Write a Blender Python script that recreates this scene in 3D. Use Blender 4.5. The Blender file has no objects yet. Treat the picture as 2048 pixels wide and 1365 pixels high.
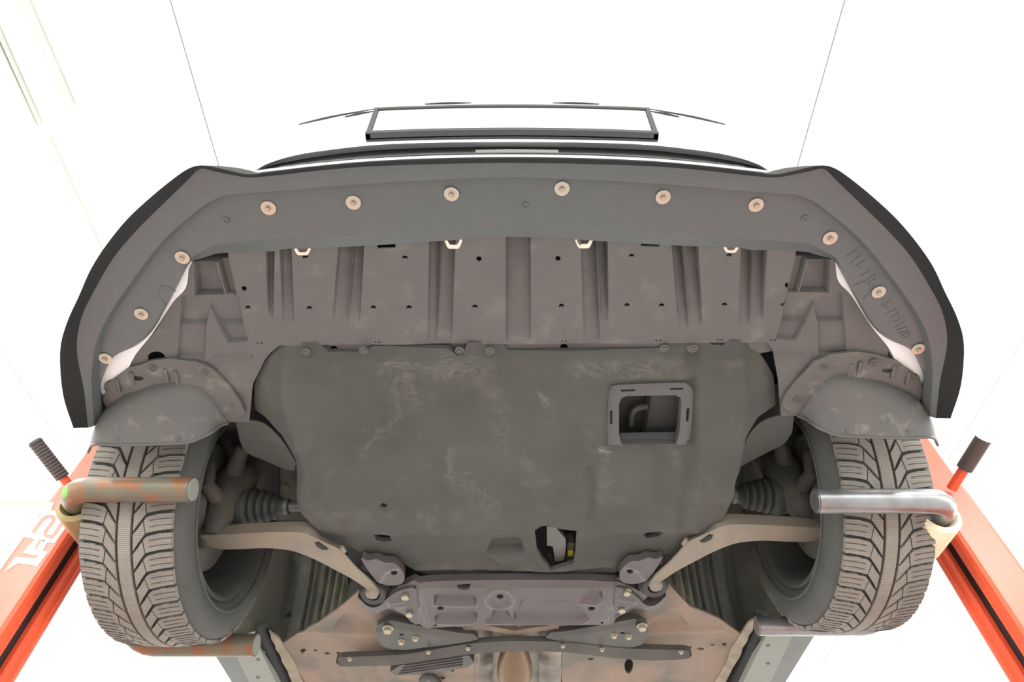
import bpy, bmesh, math, random
import numpy as np
from mathutils import Vector, Matrix
from mathutils.geometry import delaunay_2d_cdt

# ------------------------------------------------------------------ camera
F = 1365.333                      # focal length in pixels of the 2048 px frame
PITCH = math.radians(54.6)
CAMZ = 1.05                       # height of the lens over the floor
HB = 0.855                        # bottom of the tyres above the lens
ZB = CAMZ + HB                    # world height of the tyre bottoms
AX = 1.345                        # front axle, metres behind the lens
SC = bpy.context.scene
COL = SC.collection
cd = bpy.data.cameras.new('camera'); cd.lens = 24.0; cd.sensor_width = 36.0; cd.clip_start = 0.02
co = bpy.data.objects.new('camera', cd); COL.objects.link(co)
co.location = (0, 0, CAMZ); co.rotation_euler = (math.pi / 2 + PITCH, 0, 0)
SC.camera = co

# ------------------------------------------------------------------ daylight and exposure
w = bpy.data.worlds.new('world'); SC.world = w; w.use_nodes = True
bg = w.node_tree.nodes['Background']
bg.inputs['Color'].default_value = (0.97, 0.985, 1.0, 1); bg.inputs['Strength'].default_value = 1.9
SC.view_settings.view_transform = 'Standard'; SC.view_settings.look = 'None'
SC.view_settings.gamma = 1.0; SC.view_settings.exposure = 1.65
SC.cycles.max_bounces = 5; SC.cycles.diffuse_bounces = 4; SC.cycles.glossy_bounces = 4
SC.view_settings.use_curve_mapping = False

# ------------------------------------------------------------------ helpers
rnd = random.Random(4)
cP, sP = math.cos(PITCH), math.sin(PITCH)
CAM = Vector((0, 0, CAMZ))
def ray(px, py):
    a = (px - 1024) / F; b = (682.5 - py) / F
    return Vector((a, cP - b * sP, sP + b * cP))
def Q(px, py, h):                 # the point of the level plane h metres above the tyre bottoms
    r = ray(px, py); return CAM + r * ((HB + h) / r.z)
def QY(px, py, Y):
    r = ray(px, py); return CAM + r * (Y / r.y)
def QX(px, py, X):
    r = ray(px, py); return CAM + r * (X / r.x)
def back(P):                      # world -> frame pixels
    p = P - CAM; d = p.y * cP + p.z * sP
    return 1024 + F * p.x / d, 682.5 - F * (-p.y * sP + p.z * cP) / d
def mr(pts, dx=0, dy=0):
    return [(2048 - p[0] + dx, p[1] + dy) + tuple(p[2:]) for p in pts]
def crm(pts, n=4):                # Catmull-Rom through pts
    P = [Vector(p) for p in pts]; out = []
    for i in range(len(P) - 1):
        p0 = P[i - 1] if i else P[0] * 2 - P[1]; p1, p2 = P[i], P[i + 1]
        p3 = P[i + 2] if i + 2 < len(P) else P[-1] * 2 - P[-2]
        for k in range(n):
            t = k / n
            out.append(0.5 * (2 * p1 + (p2 - p0) * t + (2 * p0 - 5 * p1 + 4 * p2 - p3) * t * t + (3 * p1 - p0 - 3 * p2 + p3) * t ** 3))
    out.append(P[-1]); return out

MATS = {}
def mat(name, c1, rough=0.6, metal=0.0, c2=None, scale=20, bump=0.0, bscale=120, spec=0.5, emit=0, dirt=None, dscale=6, lo=0.4, hi=0.65):
    m = bpy.data.materials.new(name); m.use_nodes = True; nt = m.node_tree; N = nt.nodes; L = nt.links
    b = N['Principled BSDF']; b.inputs['Roughness'].default_value = rough; b.inputs['Metallic'].default_value = metal
    b.inputs['Specular IOR Level'].default_value = spec
    b.inputs['Base Color'].default_value = (*c1, 1)
    if c2 or dirt or bump:
        tc = N.new('ShaderNodeTexCoord')
    col = None
    if c2:
        n = N.new('ShaderNodeTexNoise'); n.inputs['Scale'].default_value = scale; n.inputs['Detail'].default_value = 6
        L.new(tc.outputs['Object'], n.inputs['Vector'])
        r = N.new('ShaderNodeValToRGB'); r.color_ramp.elements[0].position = 0.35; r.color_ramp.elements[1].position = 0.68
        r.color_ramp.elements[0].color = (*c1, 1); r.color_ramp.elements[1].color = (*c2, 1)
        L.new(n.outputs['Fac'], r.inputs['Fac']); col = r.outputs['Color']
    if dirt:
        n2 = N.new('ShaderNodeTexNoise'); n2.inputs['Scale'].default_value = dscale; n2.inputs['Detail'].default_value = 8
        n2.inputs['Distortion'].default_value = 0.25
        L.new(tc.outputs['Object'], n2.inputs['Vector'])
        mp = N.new('ShaderNodeMapRange'); mp.inputs['From Min'].default_value = lo; mp.inputs['From Max'].default_value = hi
        L.new(n2.outputs['Fac'], mp.inputs['Value'])
        mx = N.new('ShaderNodeMix'); mx.data_type = 'RGBA'
        L.new(mp.outputs['Result'], mx.inputs['Factor'])
        if col: L.new(col, mx.inputs['A'])
        else: mx.inputs['A'].default_value = (*c1, 1)
        mx.inputs['B'].default_value = (*dirt, 1); col = mx.outputs['Result']
    if col: L.new(col, b.inputs['Base Color'])
    if bump:
        n3 = N.new('ShaderNodeTexNoise'); n3.inputs['Scale'].default_value = bscale; n3.inputs['Detail'].default_value = 4
        L.new(tc.outputs['Object'], n3.inputs['Vector'])
        bp = N.new('ShaderNodeBump'); bp.inputs['Strength'].default_value = bump; bp.inputs['Distance'].default_value = 0.002
        L.new(n3.outputs['Fac'], bp.inputs['Height']); L.new(bp.outputs['Normal'], b.inputs['Normal'])
    if emit:
        b.inputs['Emission Color'].default_value = (1, 1, 1, 1); b.inputs['Emission Strength'].default_value = emit
    MATS[name] = m; return m

M_CEIL = mat('ceiling_white', (0.86, 0.86, 0.84), 0.8)
M_WALL = mat('wall_white', (0.84, 0.84, 0.81), 0.8, c2=(0.8, 0.8, 0.77), scale=3)
M_FLOOR = mat('concrete_floor', (0.43, 0.43, 0.415), 0.7, c2=(0.37, 0.37, 0.36), scale=3)
M_PIPE = mat('conduit_grey', (0.55, 0.56, 0.5), 0.6)
M_LIP = mat('lip_plastic', (0.094, 0.104, 0.103), 0.42, c2=(0.102, 0.111, 0.109), scale=60, bump=0.05, bscale=900)
M_PANEL = mat('panel_plastic', (0.104, 0.1, 0.095), 0.6, c2=(0.116, 0.109, 0.101), scale=18, dirt=(0.165, 0.153, 0.135), dscale=22, lo=0.56, hi=0.8, bump=0.06, bscale=600)
M_FELT = mat('shield_felt', (0.066, 0.066, 0.057), 0.85, c2=(0.083, 0.082, 0.071), scale=6, dirt=(0.12, 0.117, 0.1), dscale=13, lo=0.60, hi=0.9, bump=0.25, bscale=500)
M_DEFL = mat('deflector_plastic', (0.102, 0.1, 0.093), 0.6, c2=(0.12, 0.112, 0.1), scale=12, dirt=(0.2, 0.185, 0.16), dscale=30, lo=0.58, hi=0.75, bump=0.05, bscale=500)
M_DARK = mat('dark_plastic', (0.03, 0.03, 0.03), 0.7)
M_HATCH = mat('hatch_plastic', (0.088, 0.087, 0.084), 0.5)
M_BRKT = mat('bracket_alloy', (0.15, 0.15, 0.138), 0.5)
M_WHITE = mat('white_paint', (0.82, 0.82, 0.82), 0.3)
M_PLATEFRAME = mat('plate_frame_black', (0.035, 0.035, 0.035), 0.4)
M_PLATE = mat('plate_back', (0.62, 0.62, 0.58), 0.5)
M_CHROME = mat('chrome', (0.85, 0.86, 0.88), 0.12, 1.0)
M_ZINC = mat('zinc_washer', (0.52, 0.47, 0.37), 0.38, 0.5, c2=(0.48, 0.45, 0.38), scale=40)
M_BOLT = mat('zinc_bolt', (0.42, 0.365, 0.27), 0.4, 0.6)
M_CLIP = mat('clip_metal', (0.75, 0.7, 0.6), 0.4, 0.3)
M_SCREW = mat('grey_screw', (0.115, 0.11, 0.1), 0.55, 0.2)
M_TREAD = mat('tread_rubber', (0.225, 0.197, 0.168), 0.85, c2=(0.275, 0.243, 0.205), scale=14)
M_TYRE = mat('tyre_rubber', (0.06, 0.06, 0.055), 0.8, c2=(0.08, 0.078, 0.07), scale=8)
M_GROOVE = mat('groove_rubber', (0.045, 0.045, 0.042), 0.85)
M_RIM = mat('rim_dark', (0.07, 0.07, 0.066), 0.6, 0.2, c2=(0.1, 0.095, 0.085), scale=9)
M_SHIELD = mat('dust_shield', (0.12, 0.11, 0.092), 0.7, 0.2, c2=(0.085, 0.08, 0.07), scale=16)
M_ARM = mat('control_arm_steel', (0.285, 0.228, 0.17), 0.6, 0.15, c2=(0.235, 0.198, 0.155), scale=9, dirt=(0.22, 0.2, 0.165), dscale=5, lo=0.5, hi=0.75)
M_RUBBER = mat('boot_rubber', (0.055, 0.055, 0.05), 0.6)
M_SHAFT = mat('driveshaft_steel', (0.22, 0.2, 0.17), 0.5, 0.3)
M_CAST = mat('cast_knuckle', (0.062, 0.058, 0.05), 0.8, 0.1, c2=(0.115, 0.095, 0.073), scale=14, bump=0.3, bscale=120)
M_SUB = mat('subframe_steel', (0.128, 0.108, 0.108), 0.33, 0.35, c2=(0.1, 0.09, 0.085), scale=10, bump=0.03, bscale=60)
M_BRACE = mat('brace_steel', (0.075, 0.073, 0.068), 0.42, 0.3, c2=(0.105, 0.097, 0.084), scale=12)
M_PAN = mat('floor_pan_primer', (0.285, 0.19, 0.138), 0.6, 0.0, c2=(0.225, 0.168, 0.125), scale=5, dirt=(0.13, 0.122, 0.095), dscale=6, lo=0.47, hi=0.66)
M_TUNNEL = mat('heat_shield', (0.30, 0.245, 0.2), 0.4, 0.45, c2=(0.15, 0.14, 0.125), scale=10, bump=0.3, bscale=40)
M_EXH = mat('exhaust_steel', (0.17, 0.11, 0.055), 0.42, 0.4, c2=(0.2, 0.125, 0.075), scale=9)
M_LINER = mat('arch_liner', (0.10, 0.10, 0.078), 0.75, c2=(0.075, 0.077, 0.065), scale=8, dirt=(0.17, 0.165, 0.11), dscale=9, lo=0.52, hi=0.72, bump=0.3, bscale=60)
M_SILL = mat('sill_grey', (0.24, 0.25, 0.22), 0.55)
M_WELD = mat('seam_sealer', (0.34, 0.285, 0.21), 0.65, c2=(0.22, 0.19, 0.14), scale=20)
M_RED = mat('red_paint', (0.80, 0.10, 0.038), 0.35)
M_GLOSS = mat('black_rim', (0.02, 0.02, 0.02), 0.6, spec=0.25)
M_GREEN = mat('green_paint', (0.12, 0.5, 0.03), 0.5)
M_LETTER = mat('white_lettering', (0.9, 0.9, 0.88), 0.5)
M_BLACK = mat('slot_black', (0.012, 0.012, 0.012), 0.6)
M_GRIP = mat('rubber_grip', (0.07, 0.05, 0.045), 0.6)
M_RUSTBAR = mat('worn_steel_bar', (0.125, 0.12, 0.095), 0.45, 0.3, c2=(0.17, 0.135, 0.08), scale=14, dirt=(0.23, 0.095, 0.035), dscale=22, lo=0.46, hi=0.62)
M_STEELBAR = mat('bright_steel_bar', (0.3, 0.3, 0.3), 0.3, 0.7, c2=(0.2, 0.19, 0.19), scale=20, bump=0.2, bscale=90)
M_BRASS = mat('brass_bush', (0.26, 0.19, 0.08), 0.45, 0.3)
M_CREAM = mat('cream_bush', (0.85, 0.72, 0.5), 0.5)
M_TUBE = mat('added_lamp_tube', (0.9, 0.9, 0.9), 0.4, emit=6)  # glow of the added ceiling lamps
M_GLASS = mat('opal_window', (0.9, 0.93, 0.95), 0.4)

def sipes(m):                      # fine cross cuts of the winter tread, round the wheel axis
    nt = m.node_tree; N = nt.nodes; L = nt.links; b = N['Principled BSDF']
    tc = N.new('ShaderNodeTexCoord'); sx = N.new('ShaderNodeSeparateXYZ'); L.new(tc.outputs['Object'], sx.inputs[0])
    def mth(op, a, c=None):
        n = N.new('ShaderNodeMath'); n.operation = op
        for k, v in enumerate((a, c)):
            if v is None: continue
            if isinstance(v, (int, float)): n.inputs[k].default_value = v
            else: L.new(v, n.inputs[k])
        return n.outputs[0]
    ang = mth('ARCTAN2', sx.outputs['Z'], sx.outputs['Y'])
    zig = mth('MULTIPLY', mth('SINE', mth('MULTIPLY', sx.outputs['X'], 700.0)), 0.9)
    wv = mth('SINE', mth('ADD', mth('MULTIPLY', ang, 500.0), zig))
    lin = mth('GREATER_THAN', wv, 0.62)
    src = b.inputs['Base Color'].links[0].from_socket
    mx = N.new('ShaderNodeMix'); mx.data_type = 'RGBA'; L.new(mth('MULTIPLY', lin, 0.62), mx.inputs['Factor'])
    L.new(src, mx.inputs['A']); mx.inputs['B'].default_value = (0.05, 0.047, 0.042, 1); L.new(mx.outputs['Result'], b.inputs['Base Color'])
sipes(M_TREAD)
def tag(o, label=None, cat=None, group=None, kind=None):
    if label: o['label'] = label
    if cat: o['category'] = cat
    if group: o['group'] = group
    if kind: o['kind'] = kind
    return o
def empty(name, loc, label, cat, group=None):
    o = bpy.data.objects.new(name, None); COL.objects.link(o); o.location = loc; o.empty_display_size = 0.1
    return tag(o, label, cat, group)
def adopt(o, parent):
    if parent is not None:
        o.parent = parent
        if parent.type == 'EMPTY': o.matrix_parent_inverse = Matrix.Translation(-Vector(parent.location))
def link(name, me, m, parent=None, M=None):
    o = bpy.data.objects.new(name, me); COL.objects.link(o)
    if m is not None and not me.materials: me.materials.append(m)
    if M is not None: o.matrix_basis = M
    adopt(o, parent); return o
def mesh(name, V, Fc, smooth=40):
    me = bpy.data.meshes.new(name); me.from_pydata([tuple(v) for v in V], [], Fc); me.validate()
    bm = bmesh.new(); bm.from_mesh(me); bmesh.ops.recalc_face_normals(bm, faces=bm.faces); bm.to_mesh(me); bm.free()
    if smooth:
        me.polygons.foreach_set('use_smooth', [True] * len(me.polygons)); me.set_sharp_from_angle(angle=math.radians(smooth))
    me.update(); return me
def obj(name, V, Fc, m, parent=None, smooth=40): return link(name, mesh(name, V, Fc, smooth), m, parent)
def loft_data(curves, closed=False, caps=True):
    n = len(curves[0]); V = [v for c in curves for v in c]; Fc = []; k = len(curves)
    for i in range(k if closed else k - 1):
        j = (i + 1) % k
        for a in range(n - 1): Fc.append((i * n + a, i * n + a + 1, j * n + a + 1, j * n + a))
    if closed and caps:
        Fc.append(tuple(i * n for i in range(k))); Fc.append(tuple(i * n + n - 1 for i in reversed(range(k))))
    return V, Fc
def loft(name, curves, m, parent=None, closed=False, smooth=40): return obj(name, *loft_data(curves, closed), m, parent, smooth)
def sheet(name, curves, m, parent=None, t=0.003, smooth=40, off=(0, 0, 1)):   # a lofted sheet with thickness
    o = Vector(off) * t
    return loft(name, list(curves) + [[v + o for v in c] for c in reversed(curves)], m, parent, True, smooth)
def shift(c, dx=0, dy=0, dz=0): return [v + Vector((dx, dy, dz)) for v in c]
def tube_data(path, r, seg=16, caps=True):
    P = [Vector(p) for p in path]; R = r if isinstance(r, (list, tuple)) else [r] * len(P); V = []; Fc = []
    up = None
    for i, p in enumerate(P):
        d = (P[min(i + 1, len(P) - 1)] - P[max(i - 1, 0)]).normalized()
        if up is None: up = d.orthogonal().normalized()
        up = (up - d * up.dot(d)).normalized(); s = d.cross(up)
        for k in range(seg):
            a = 2 * math.pi * k / seg; V.append(p + (up * math.cos(a) + s * math.sin(a)) * R[i])
    for i in range(len(P) - 1):
        for k in range(seg):
            a, b = i * seg + k, i * seg + (k + 1) % seg; Fc.append((a, b, b + seg, a + seg))
    if caps: Fc.append(tuple(range(seg))); Fc.append(tuple(reversed(range((len(P) - 1) * seg, len(P) * seg))))
    return V, Fc
def tube(name, path, r, m, parent=None, seg=16, smooth=50): return obj(name, *tube_data(path, r, seg), m, parent, smooth)
def lathe(name, org, axis, prof, m, parent=None, seg=32, smooth=40, closed=False):
    ax = Vector(axis).normalized(); org = Vector(org)
    return obj(name, *tube_data_l(org, ax, prof, seg, closed), m, parent, smooth)
def tube_data_l(org, ax, prof, seg, closed):
    u = ax.orthogonal().normalized(); s = ax.cross(u); V = []; Fc = []; n = len(prof)
    for (t, r) in prof:
        for k in range(seg):
            a = 2 * math.pi * k / seg; V.append(org + ax * t + (u * math.cos(a) + s * math.sin(a)) * r)
    for i in range(n if closed else n - 1):
        j = (i + 1) % n
        for k in range(seg):
            k2 = (k + 1) % seg; Fc.append((i * seg + k, i * seg + k2, j * seg + k2, j * seg + k))
    if not closed:
        Fc.append(tuple(range(seg))); Fc.append(tuple(reversed(range((n - 1) * seg, n * seg))))
    return V, Fc
def box_data(lo, hi):
    (a, b, c), (d, e, f) = lo, hi
    return ([(a, b, c), (d, b, c), (d, e, c), (a, e, c), (a, b, f), (d, b, f), (d, e, f), (a, e, f)],
            [(3, 2, 1, 0), (4, 5, 6, 7), (0, 1, 5, 4), (1, 2, 6, 5), (2, 3, 7, 6), (3, 0, 4, 7)])
def box(name, lo, hi, m, parent=None, bevel=0.0):
    V, Fc = box_data(lo, hi)
    if not bevel: return obj(name, V, Fc, m, parent, 0)
    bm = bmesh.new(); vs = [bm.verts.new(v) for v in V]
    for f in Fc: bm.faces.new([vs[i] for i in f])
    bmesh.ops.bevel(bm, geom=bm.edges[:], offset=bevel, segments=2, profile=0.5, affect='EDGES')
    me = bpy.data.meshes.new(name); bm.to_mesh(me); bm.free()
    return link(name, me, m, parent)
def prism(name, pts, off, m, parent=None, smooth=0):      # polygon of 3-D points pushed along off
    n = len(pts); o = Vector(off); V = [Vector(p) for p in pts] + [Vector(p) + o for p in pts]
    Fc = [tuple(range(n)), tuple(reversed(range(n, 2 * n)))] + [(i, (i + 1) % n, n + (i + 1) % n, n + i) for i in range(n)]
    return obj(name, V, Fc, m, parent, smooth)
# numpy polygon tools, in frame pixels on a panel's base plane
def inside(u, v, poly):
    r = np.zeros(u.shape, bool); n = len(poly)
    for i in range(n):
        x1, y1 = poly[i][:2]; x2, y2 = poly[(i + 1) % n][:2]
        if y1 == y2: continue
        r ^= ((y1 > v) != (y2 > v)) & (u < (x2 - x1) * (v - y1) / (y2 - y1) + x1)
    return r
def pdist(u, v, poly, closed=True):
    d = np.full(u.shape, 1e9); n = len(poly)
    for i in range(n if closed else n - 1):
        x1, y1 = poly[i][:2]; x2, y2 = poly[(i + 1) % n][:2]; dx, dy = x2 - x1, y2 - y1
        t = np.clip(((u - x1) * dx + (v - y1) * dy) / max(dx * dx + dy * dy, 1e-9), 0, 1)
        d = np.minimum(d, np.hypot(u - x1 - t * dx, v - y1 - t * dy))
    return d
def rec(u, v, poly, wd=5):        # 1 inside the polygon, falling to 0 over wd pixels
    d = pdist(u, v, poly); s = np.where(inside(u, v, poly), d, -d)
    t = np.clip(s / wd + 0.5, 0, 1); return t * t * (3 - 2 * t)
def ridge(u, v, line, wd=5, closed=False):
    return np.exp(-(pdist(u, v, line, closed) / wd) ** 2)
def sinnoise(u, v, sc, seed=0):
    r = np.random.default_rng(seed); s = np.zeros(u.shape)
    for k in range(14):
        a = r.uniform(0, 2 * math.pi); f = r.uniform(0.5, 1.6) / sc
        s += np.sin((u * math.cos(a) + v * math.sin(a)) * f * 6.283 + r.uniform(0, 6.28))
    return s / 5
def panel(name, outline, h0, m, parent=None, holes=(), hfun=None, step=0.008, skirt=0.004, smooth=50, cuts=()):
    loops = [[Q(p[0], p[1], h0) for p in lp] for lp in [outline] + list(holes)]
    pts = []; edges = []
    for lp in loops:                                     # subdivide long edges so that borders follow the relief
        ring = []
        for i, a in enumerate(lp):
            b = lp[(i + 1) % len(lp)]; k = max(1, int((b - a).length / (step * 1.5)))
            ring += [a + (b - a) * (j / k) for j in range(k)]
        s = len(pts); pts += [(p.x, p.y) for p in ring]
        edges += [(s + i, s + (i + 1) % len(ring)) for i in range(len(ring))]
    P2 = [[(p.x, p.y) for p in lp] for lp in loops]
    C2 = []
    for line in cuts:                                    # relief edges become mesh edges
        lp = [Q(p[0], p[1], h0) for p in line]; ring = []
        for a, b in zip(lp[:-1], lp[1:]):
            k = max(1, int((b - a).length / (step * 1.5))); ring += [a + (b - a) * (j / k) for j in range(k)]
        ring.append(lp[-1]); s = len(pts)
        pts += [(p.x, p.y) for p in ring]; edges += [(s + i, s + i + 1) for i in range(len(ring) - 1)]
        C2.append([(p.x, p.y) for p in lp])
    xs = [p[0] for p in P2[0]]; ys = [p[1] for p in P2[0]]
    gx, gy = np.meshgrid(np.arange(min(xs), max(xs), step), np.arange(min(ys), max(ys), step))
    gx = gx.copy(); gx[1::2] += step / 2; gx = gx.ravel(); gy = gy.ravel()
    ok = inside(gx, gy, P2[0]) & (pdist(gx, gy, P2[0]) > step * 0.45)
    gx, gy = gx[ok], gy[ok]
    for hp in P2[1:]:
        ok = ~inside(gx, gy, hp) & (pdist(gx, gy, hp) > step * 0.3); gx, gy = gx[ok], gy[ok]
    for line in C2:
        ok = pdist(gx, gy, line, False) > step * 0.5; gx, gy = gx[ok], gy[ok]
    allp = [Vector(p) for p in pts] + [Vector((float(a), float(b))) for a, b in zip(gx, gy)]
    vo, eo, fo, _, _, _ = delaunay_2d_cdt(allp, edges, [], 0, 1e-7)
    X = np.array([v[0] for v in vo]); Y = np.array([v[1] for v in vo]); T = np.array([f for f in fo if len(f) == 3])
    cx, cy = X[T].mean(1), Y[T].mean(1); ok = inside(cx, cy, P2[0])
    for hp in P2[1:]: ok &= ~inside(cx, cy, hp)
    T = T[ok]
    Z = np.full(X.shape, ZB + h0)
    if hfun is not None:
        zz = HB + h0; d = Y * cP + zz * sP; u = 1024 + F * X / d; v = 682.5 - F * (-Y * sP + zz * cP) / d
        Z = Z + hfun(u, v)
    V = list(zip(X.tolist(), Y.tolist(), Z.tolist())); Fc = [tuple(t) for t in T.tolist()]
    cnt = {}
    for t in Fc:
        for i in range(3):
            e = (t[i], t[(i + 1) % 3]); k = (min(e), max(e)); cnt[k] = cnt.get(k, 0) + 1
    top = {}
    for (a, b), c in cnt.items():
        if c == 1:
            for q in (a, b):
                if q not in top: top[q] = len(V); V.append((V[q][0], V[q][1], V[q][2] + skirt))
            Fc.append((a, b, top[b], top[a]))
    used = sorted({i for f in Fc for i in f}); mp = {q: i for i, q in enumerate(used)}
    return obj(name, [V[q] for q in used], [tuple(mp[i] for i in f) for f in Fc], m, parent, smooth)
def rings(poly, wd=4):             # the polygon moved out and in by half the width of its slope
    n = len(poly); ar = sum(poly[i][0] * poly[(i + 1) % n][1] - poly[(i + 1) % n][0] * poly[i][1] for i in range(n)); sg = 1 if ar > 0 else -1; out = []
    for off in (-wd / 2, wd / 2):
        r = []
        for i in range(n):
            a, b, c = (Vector(poly[(i + k) % n][:2]) for k in (-1, 0, 1))
            d1 = (b - a).normalized(); d2 = (c - b).normalized(); n1 = Vector((-d1.y, d1.x)) * sg; n2 = Vector((-d2.y, d2.x)) * sg
            m = (n1 + n2); m = m / max(m.length_squared / 2, 0.6); r.append(tuple(b + m * off))
        out.append(r + [r[0]])
    return out
def disc_mesh(name, prof, m, seg=24):   # a lathe about local -Z (facing the floor), shared between copies
    me = mesh(name, *tube_data_l(Vector((0, 0, 0)), Vector((0, 0, -1)), prof, seg, False)); me.materials.append(m); return me
def soft(pts, n=3):                # closed smooth outline through pts
    m = len(pts); q = [pts[(i - 2) % m][:2] + (0,) for i in range(m + 5)]
    c = crm(q, n); return [(v.x, v.y) for v in c[2 * n:(m + 2) * n]]
def circ(px, py, rx, ry, n=12, a0=0, a1=360):
    return [(px + rx * math.cos(math.radians(a0 + (a1 - a0) * i / n)), py + ry * math.sin(math.radians(a0 + (a1 - a0) * i / n))) for i in range(n if a1 - a0 == 360 else n + 1)]

# ------------------------------------------------------------------ the workshop
SL = math.tan(math.radians(4.2)); CZ = 4.7
def czat(y): return CZ + SL * y
def QC(px, py):                    # a point of the ceiling
    r = ray(px, py); t = (CZ - CAMZ) / (r.z - SL * r.y); return CAM + r * t
RX, Y0, Y1 = 6.2, -7.0, 7.5
tag(box('floor', (-RX - 3, Y0 - 14, -0.1), (RX + 3, Y1, 0), M_FLOOR), kind='structure')
ceil = tag(obj('ceiling', *box_data((-RX, Y0, 0), (RX, Y1, 0.12)), M_PIPE, None, 0), kind='structure')
for v in ceil.data.vertices: v.co.z += czat(v.co.y) + 0.022
xa, xb = QC(340, 0).x, QC(1690, 0).x
seams = [-RX, xa - 1.9, xa, xb, xb + 1.9, RX]
for a, b in zip(seams[:-1], seams[1:]):
    if b - a < 0.05: continue
    V, Fc = box_data((a + 0.004, Y0, 0), (b - 0.004, Y1, 0.022))
    V = [(x, y, z + czat(y)) for x, y, z in V]
    obj('ceiling_panel', V, Fc, M_CEIL, ceil, 0)
tag(box('wall_back', (-RX, Y1, 0), (RX, Y1 + 0.15, 5.6), M_WALL), kind='structure')
for sx, nm in ((-1, 'left'), (1, 'right')):
    # side walls with a strip of windows
    parts = [((Y0, 0), (Y1, 1.2)), ((Y0, 3.4), (Y1, 5.5))] + [((y, 1.2), (y + 0.9, 3.4)) for y in (Y0, -3.6, -0.2, 3.2, Y1 - 0.9)]
    V = []; Fc = []
    for (ya, za), (yb, zb) in parts:
        v, f = box_data((min(sx * RX, sx * (RX + 0.15)), ya, za), (max(sx * RX, sx * (RX + 0.15)), yb, zb)); n = len(V)
        V += v; Fc += [tuple(i + n for i in q) for q in f]
    tag(obj('wall_' + nm, V, Fc, M_WALL, None, 0), kind='structure')
# conduit pair and its joint along the ceiling, a broad duct edge further in
def crun(name, pts, r, lab, cat, grp=None, m=M_PIPE):
    P = [QC(*p) - Vector((0, 0, r)) for p in pts]
    return tag(tube(name, P, r, m, None, 8), lab, cat, grp)
crun('conduit', [(-20, 15), (82, 245)], 0.012, 'thin grey conduit run along the ceiling, upper left of the picture', 'conduit', 'ceiling conduits')
crun('conduit', [(98, 270), (250, 600)], 0.010, 'thin grey conduit run beyond the joint, towards the black bumper corner', 'conduit', 'ceiling conduits')
crun('cable_duct', [(40, -30), (146, 213)], 0.03, 'pale cable duct running along the white ceiling beside the conduit', 'duct', m=M_PIPE)
tag(box('trim_1', (-RX, 4.50, czat(4.5) - .09), (-1.9, 4.62, czat(4.5) + .03), M_PIPE), kind='structure')
crun('conduit', [(-20, 46), (76, 250)], 0.010, 'second thin conduit beside the upper left conduit, nearer the wall', 'conduit', 'ceiling conduits')
# lamps added to brighten the ceiling and bay; no such fittings are known
for i, (x, y) in enumerate([(-3.6, 1.5), (-3.6, -2.5), (3.6, 1.5), (3.6, -2.5), (-3.6, 5.2), (3.6, 5.2)]):
    z = czat(y)
    names = ['left front', 'left door', 'right front', 'right door', 'left rear', 'right rear']
    t = empty('added_ceiling_lamp', (x, y, z), 'added white twin tube fill lamp over the %s of the bay' % names[i], 'lamp', 'added ceiling lamps')
    box('housing', (x - 0.11, y - 0.8, z - 0.06), (x + 0.11, y + 0.8, z + 0.005), M_CEIL, t, 0.01)
    for s in (-0.06, 0.06): tube('added_lamp_tube', [(x + s, y - 0.75, z - 0.085), (x + s, y + 0.75, z - 0.085)], 0.016, M_TUBE, t, 10)
    ld = bpy.data.lights.new('added_lamp_light', 'AREA'); ld.shape = 'RECTANGLE'; ld.size = 0.2; ld.size_y = 1.5; ld.energy = 60
    lo = bpy.data.objects.new('added_lamp_light', ld); COL.objects.link(lo); lo.location = (x, y, z - 0.12); adopt(lo, t)

# ------------------------------------------------------------------ the car
car = empty('car', (0, AX, ZB), 'white car seen from below the nose, raised off the floor by its wheels', 'car')

# --- front lip spoiler: S outer rim, L1 rim/band line, L2 band inner edge, L4 fold, L5 rear edge
ST = [((147, 857), (176, 856), (188, 853), (191, 852), (196, 850)),
      ((126, 790), (168, 782), (183, 772), (193, 782), (198, 784)),
      ((120, 705), (155, 715), (184, 738), (205, 742), (210, 744)),
      ((133, 648), (155, 672), (188, 706), (226, 709), (229, 713)),
      ((158, 592), (165, 630), (198, 670), (272, 686), (275, 690)),
      ((182, 538), (186, 586), (217, 632), (303, 657), (306, 661)),
      ((215, 487), (225, 519), (242, 593), (329, 612), (332, 616)),
      ((255, 438), (267, 468), (276, 545), (353, 565), (357, 568)),
      ((300, 396), (306, 428), (311, 499), (376, 521), (380, 526)),
      ((340, 363), (342, 393), (346, 462), (398, 507), (400, 518)),
      ((374, 339), (376, 360), (378, 435), (418, 496), (420, 512)),
      ((400, 331), (400, 338), (411, 409), (438, 488), (438, 507)),
      ((430, 335), (430, 343), (447, 392), (500, 483), (500, 504)),
      ((465, 343), (465, 350), (490, 387), (546, 479), (546, 503)),
      ((500, 349), (500, 355), (530, 384), (576, 478), (573, 498)),
      ((560, 343), (560, 350), (590, 380), (620, 474), (620, 497)),
      ((640, 333), (640, 341), (660, 373), (693, 471), (690, 494)),
      ((740, 325), (740, 333), (760, 366), (780, 467), (780, 489)),
      ((880, 320), (880, 328), (890, 359), (900, 460), (900, 481)),
      ((1024, 318), (1024, 326), (1024, 355), (1024, 455), (1024, 474))]
HS, HL1, HL2, HC, HD = 0.172, 0.196, 0.202, 0.219, 0.236
def both(col, h, dyr=-12):          # left half as listed, right half mirrored; its rear end sits a little higher in the frame
    L = [Q(s[col][0], s[col][1], h) for s in ST]
    R = []
    for s in reversed(ST[:-1]):
        k = max(0.0, min(1.0, (s[col][1] - 450) / 350)); R.append(Q(2048 - s[col][0], s[col][1] + 2 * dyr * k * 0.8, h))
    return crm(L + R, 4)
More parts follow.
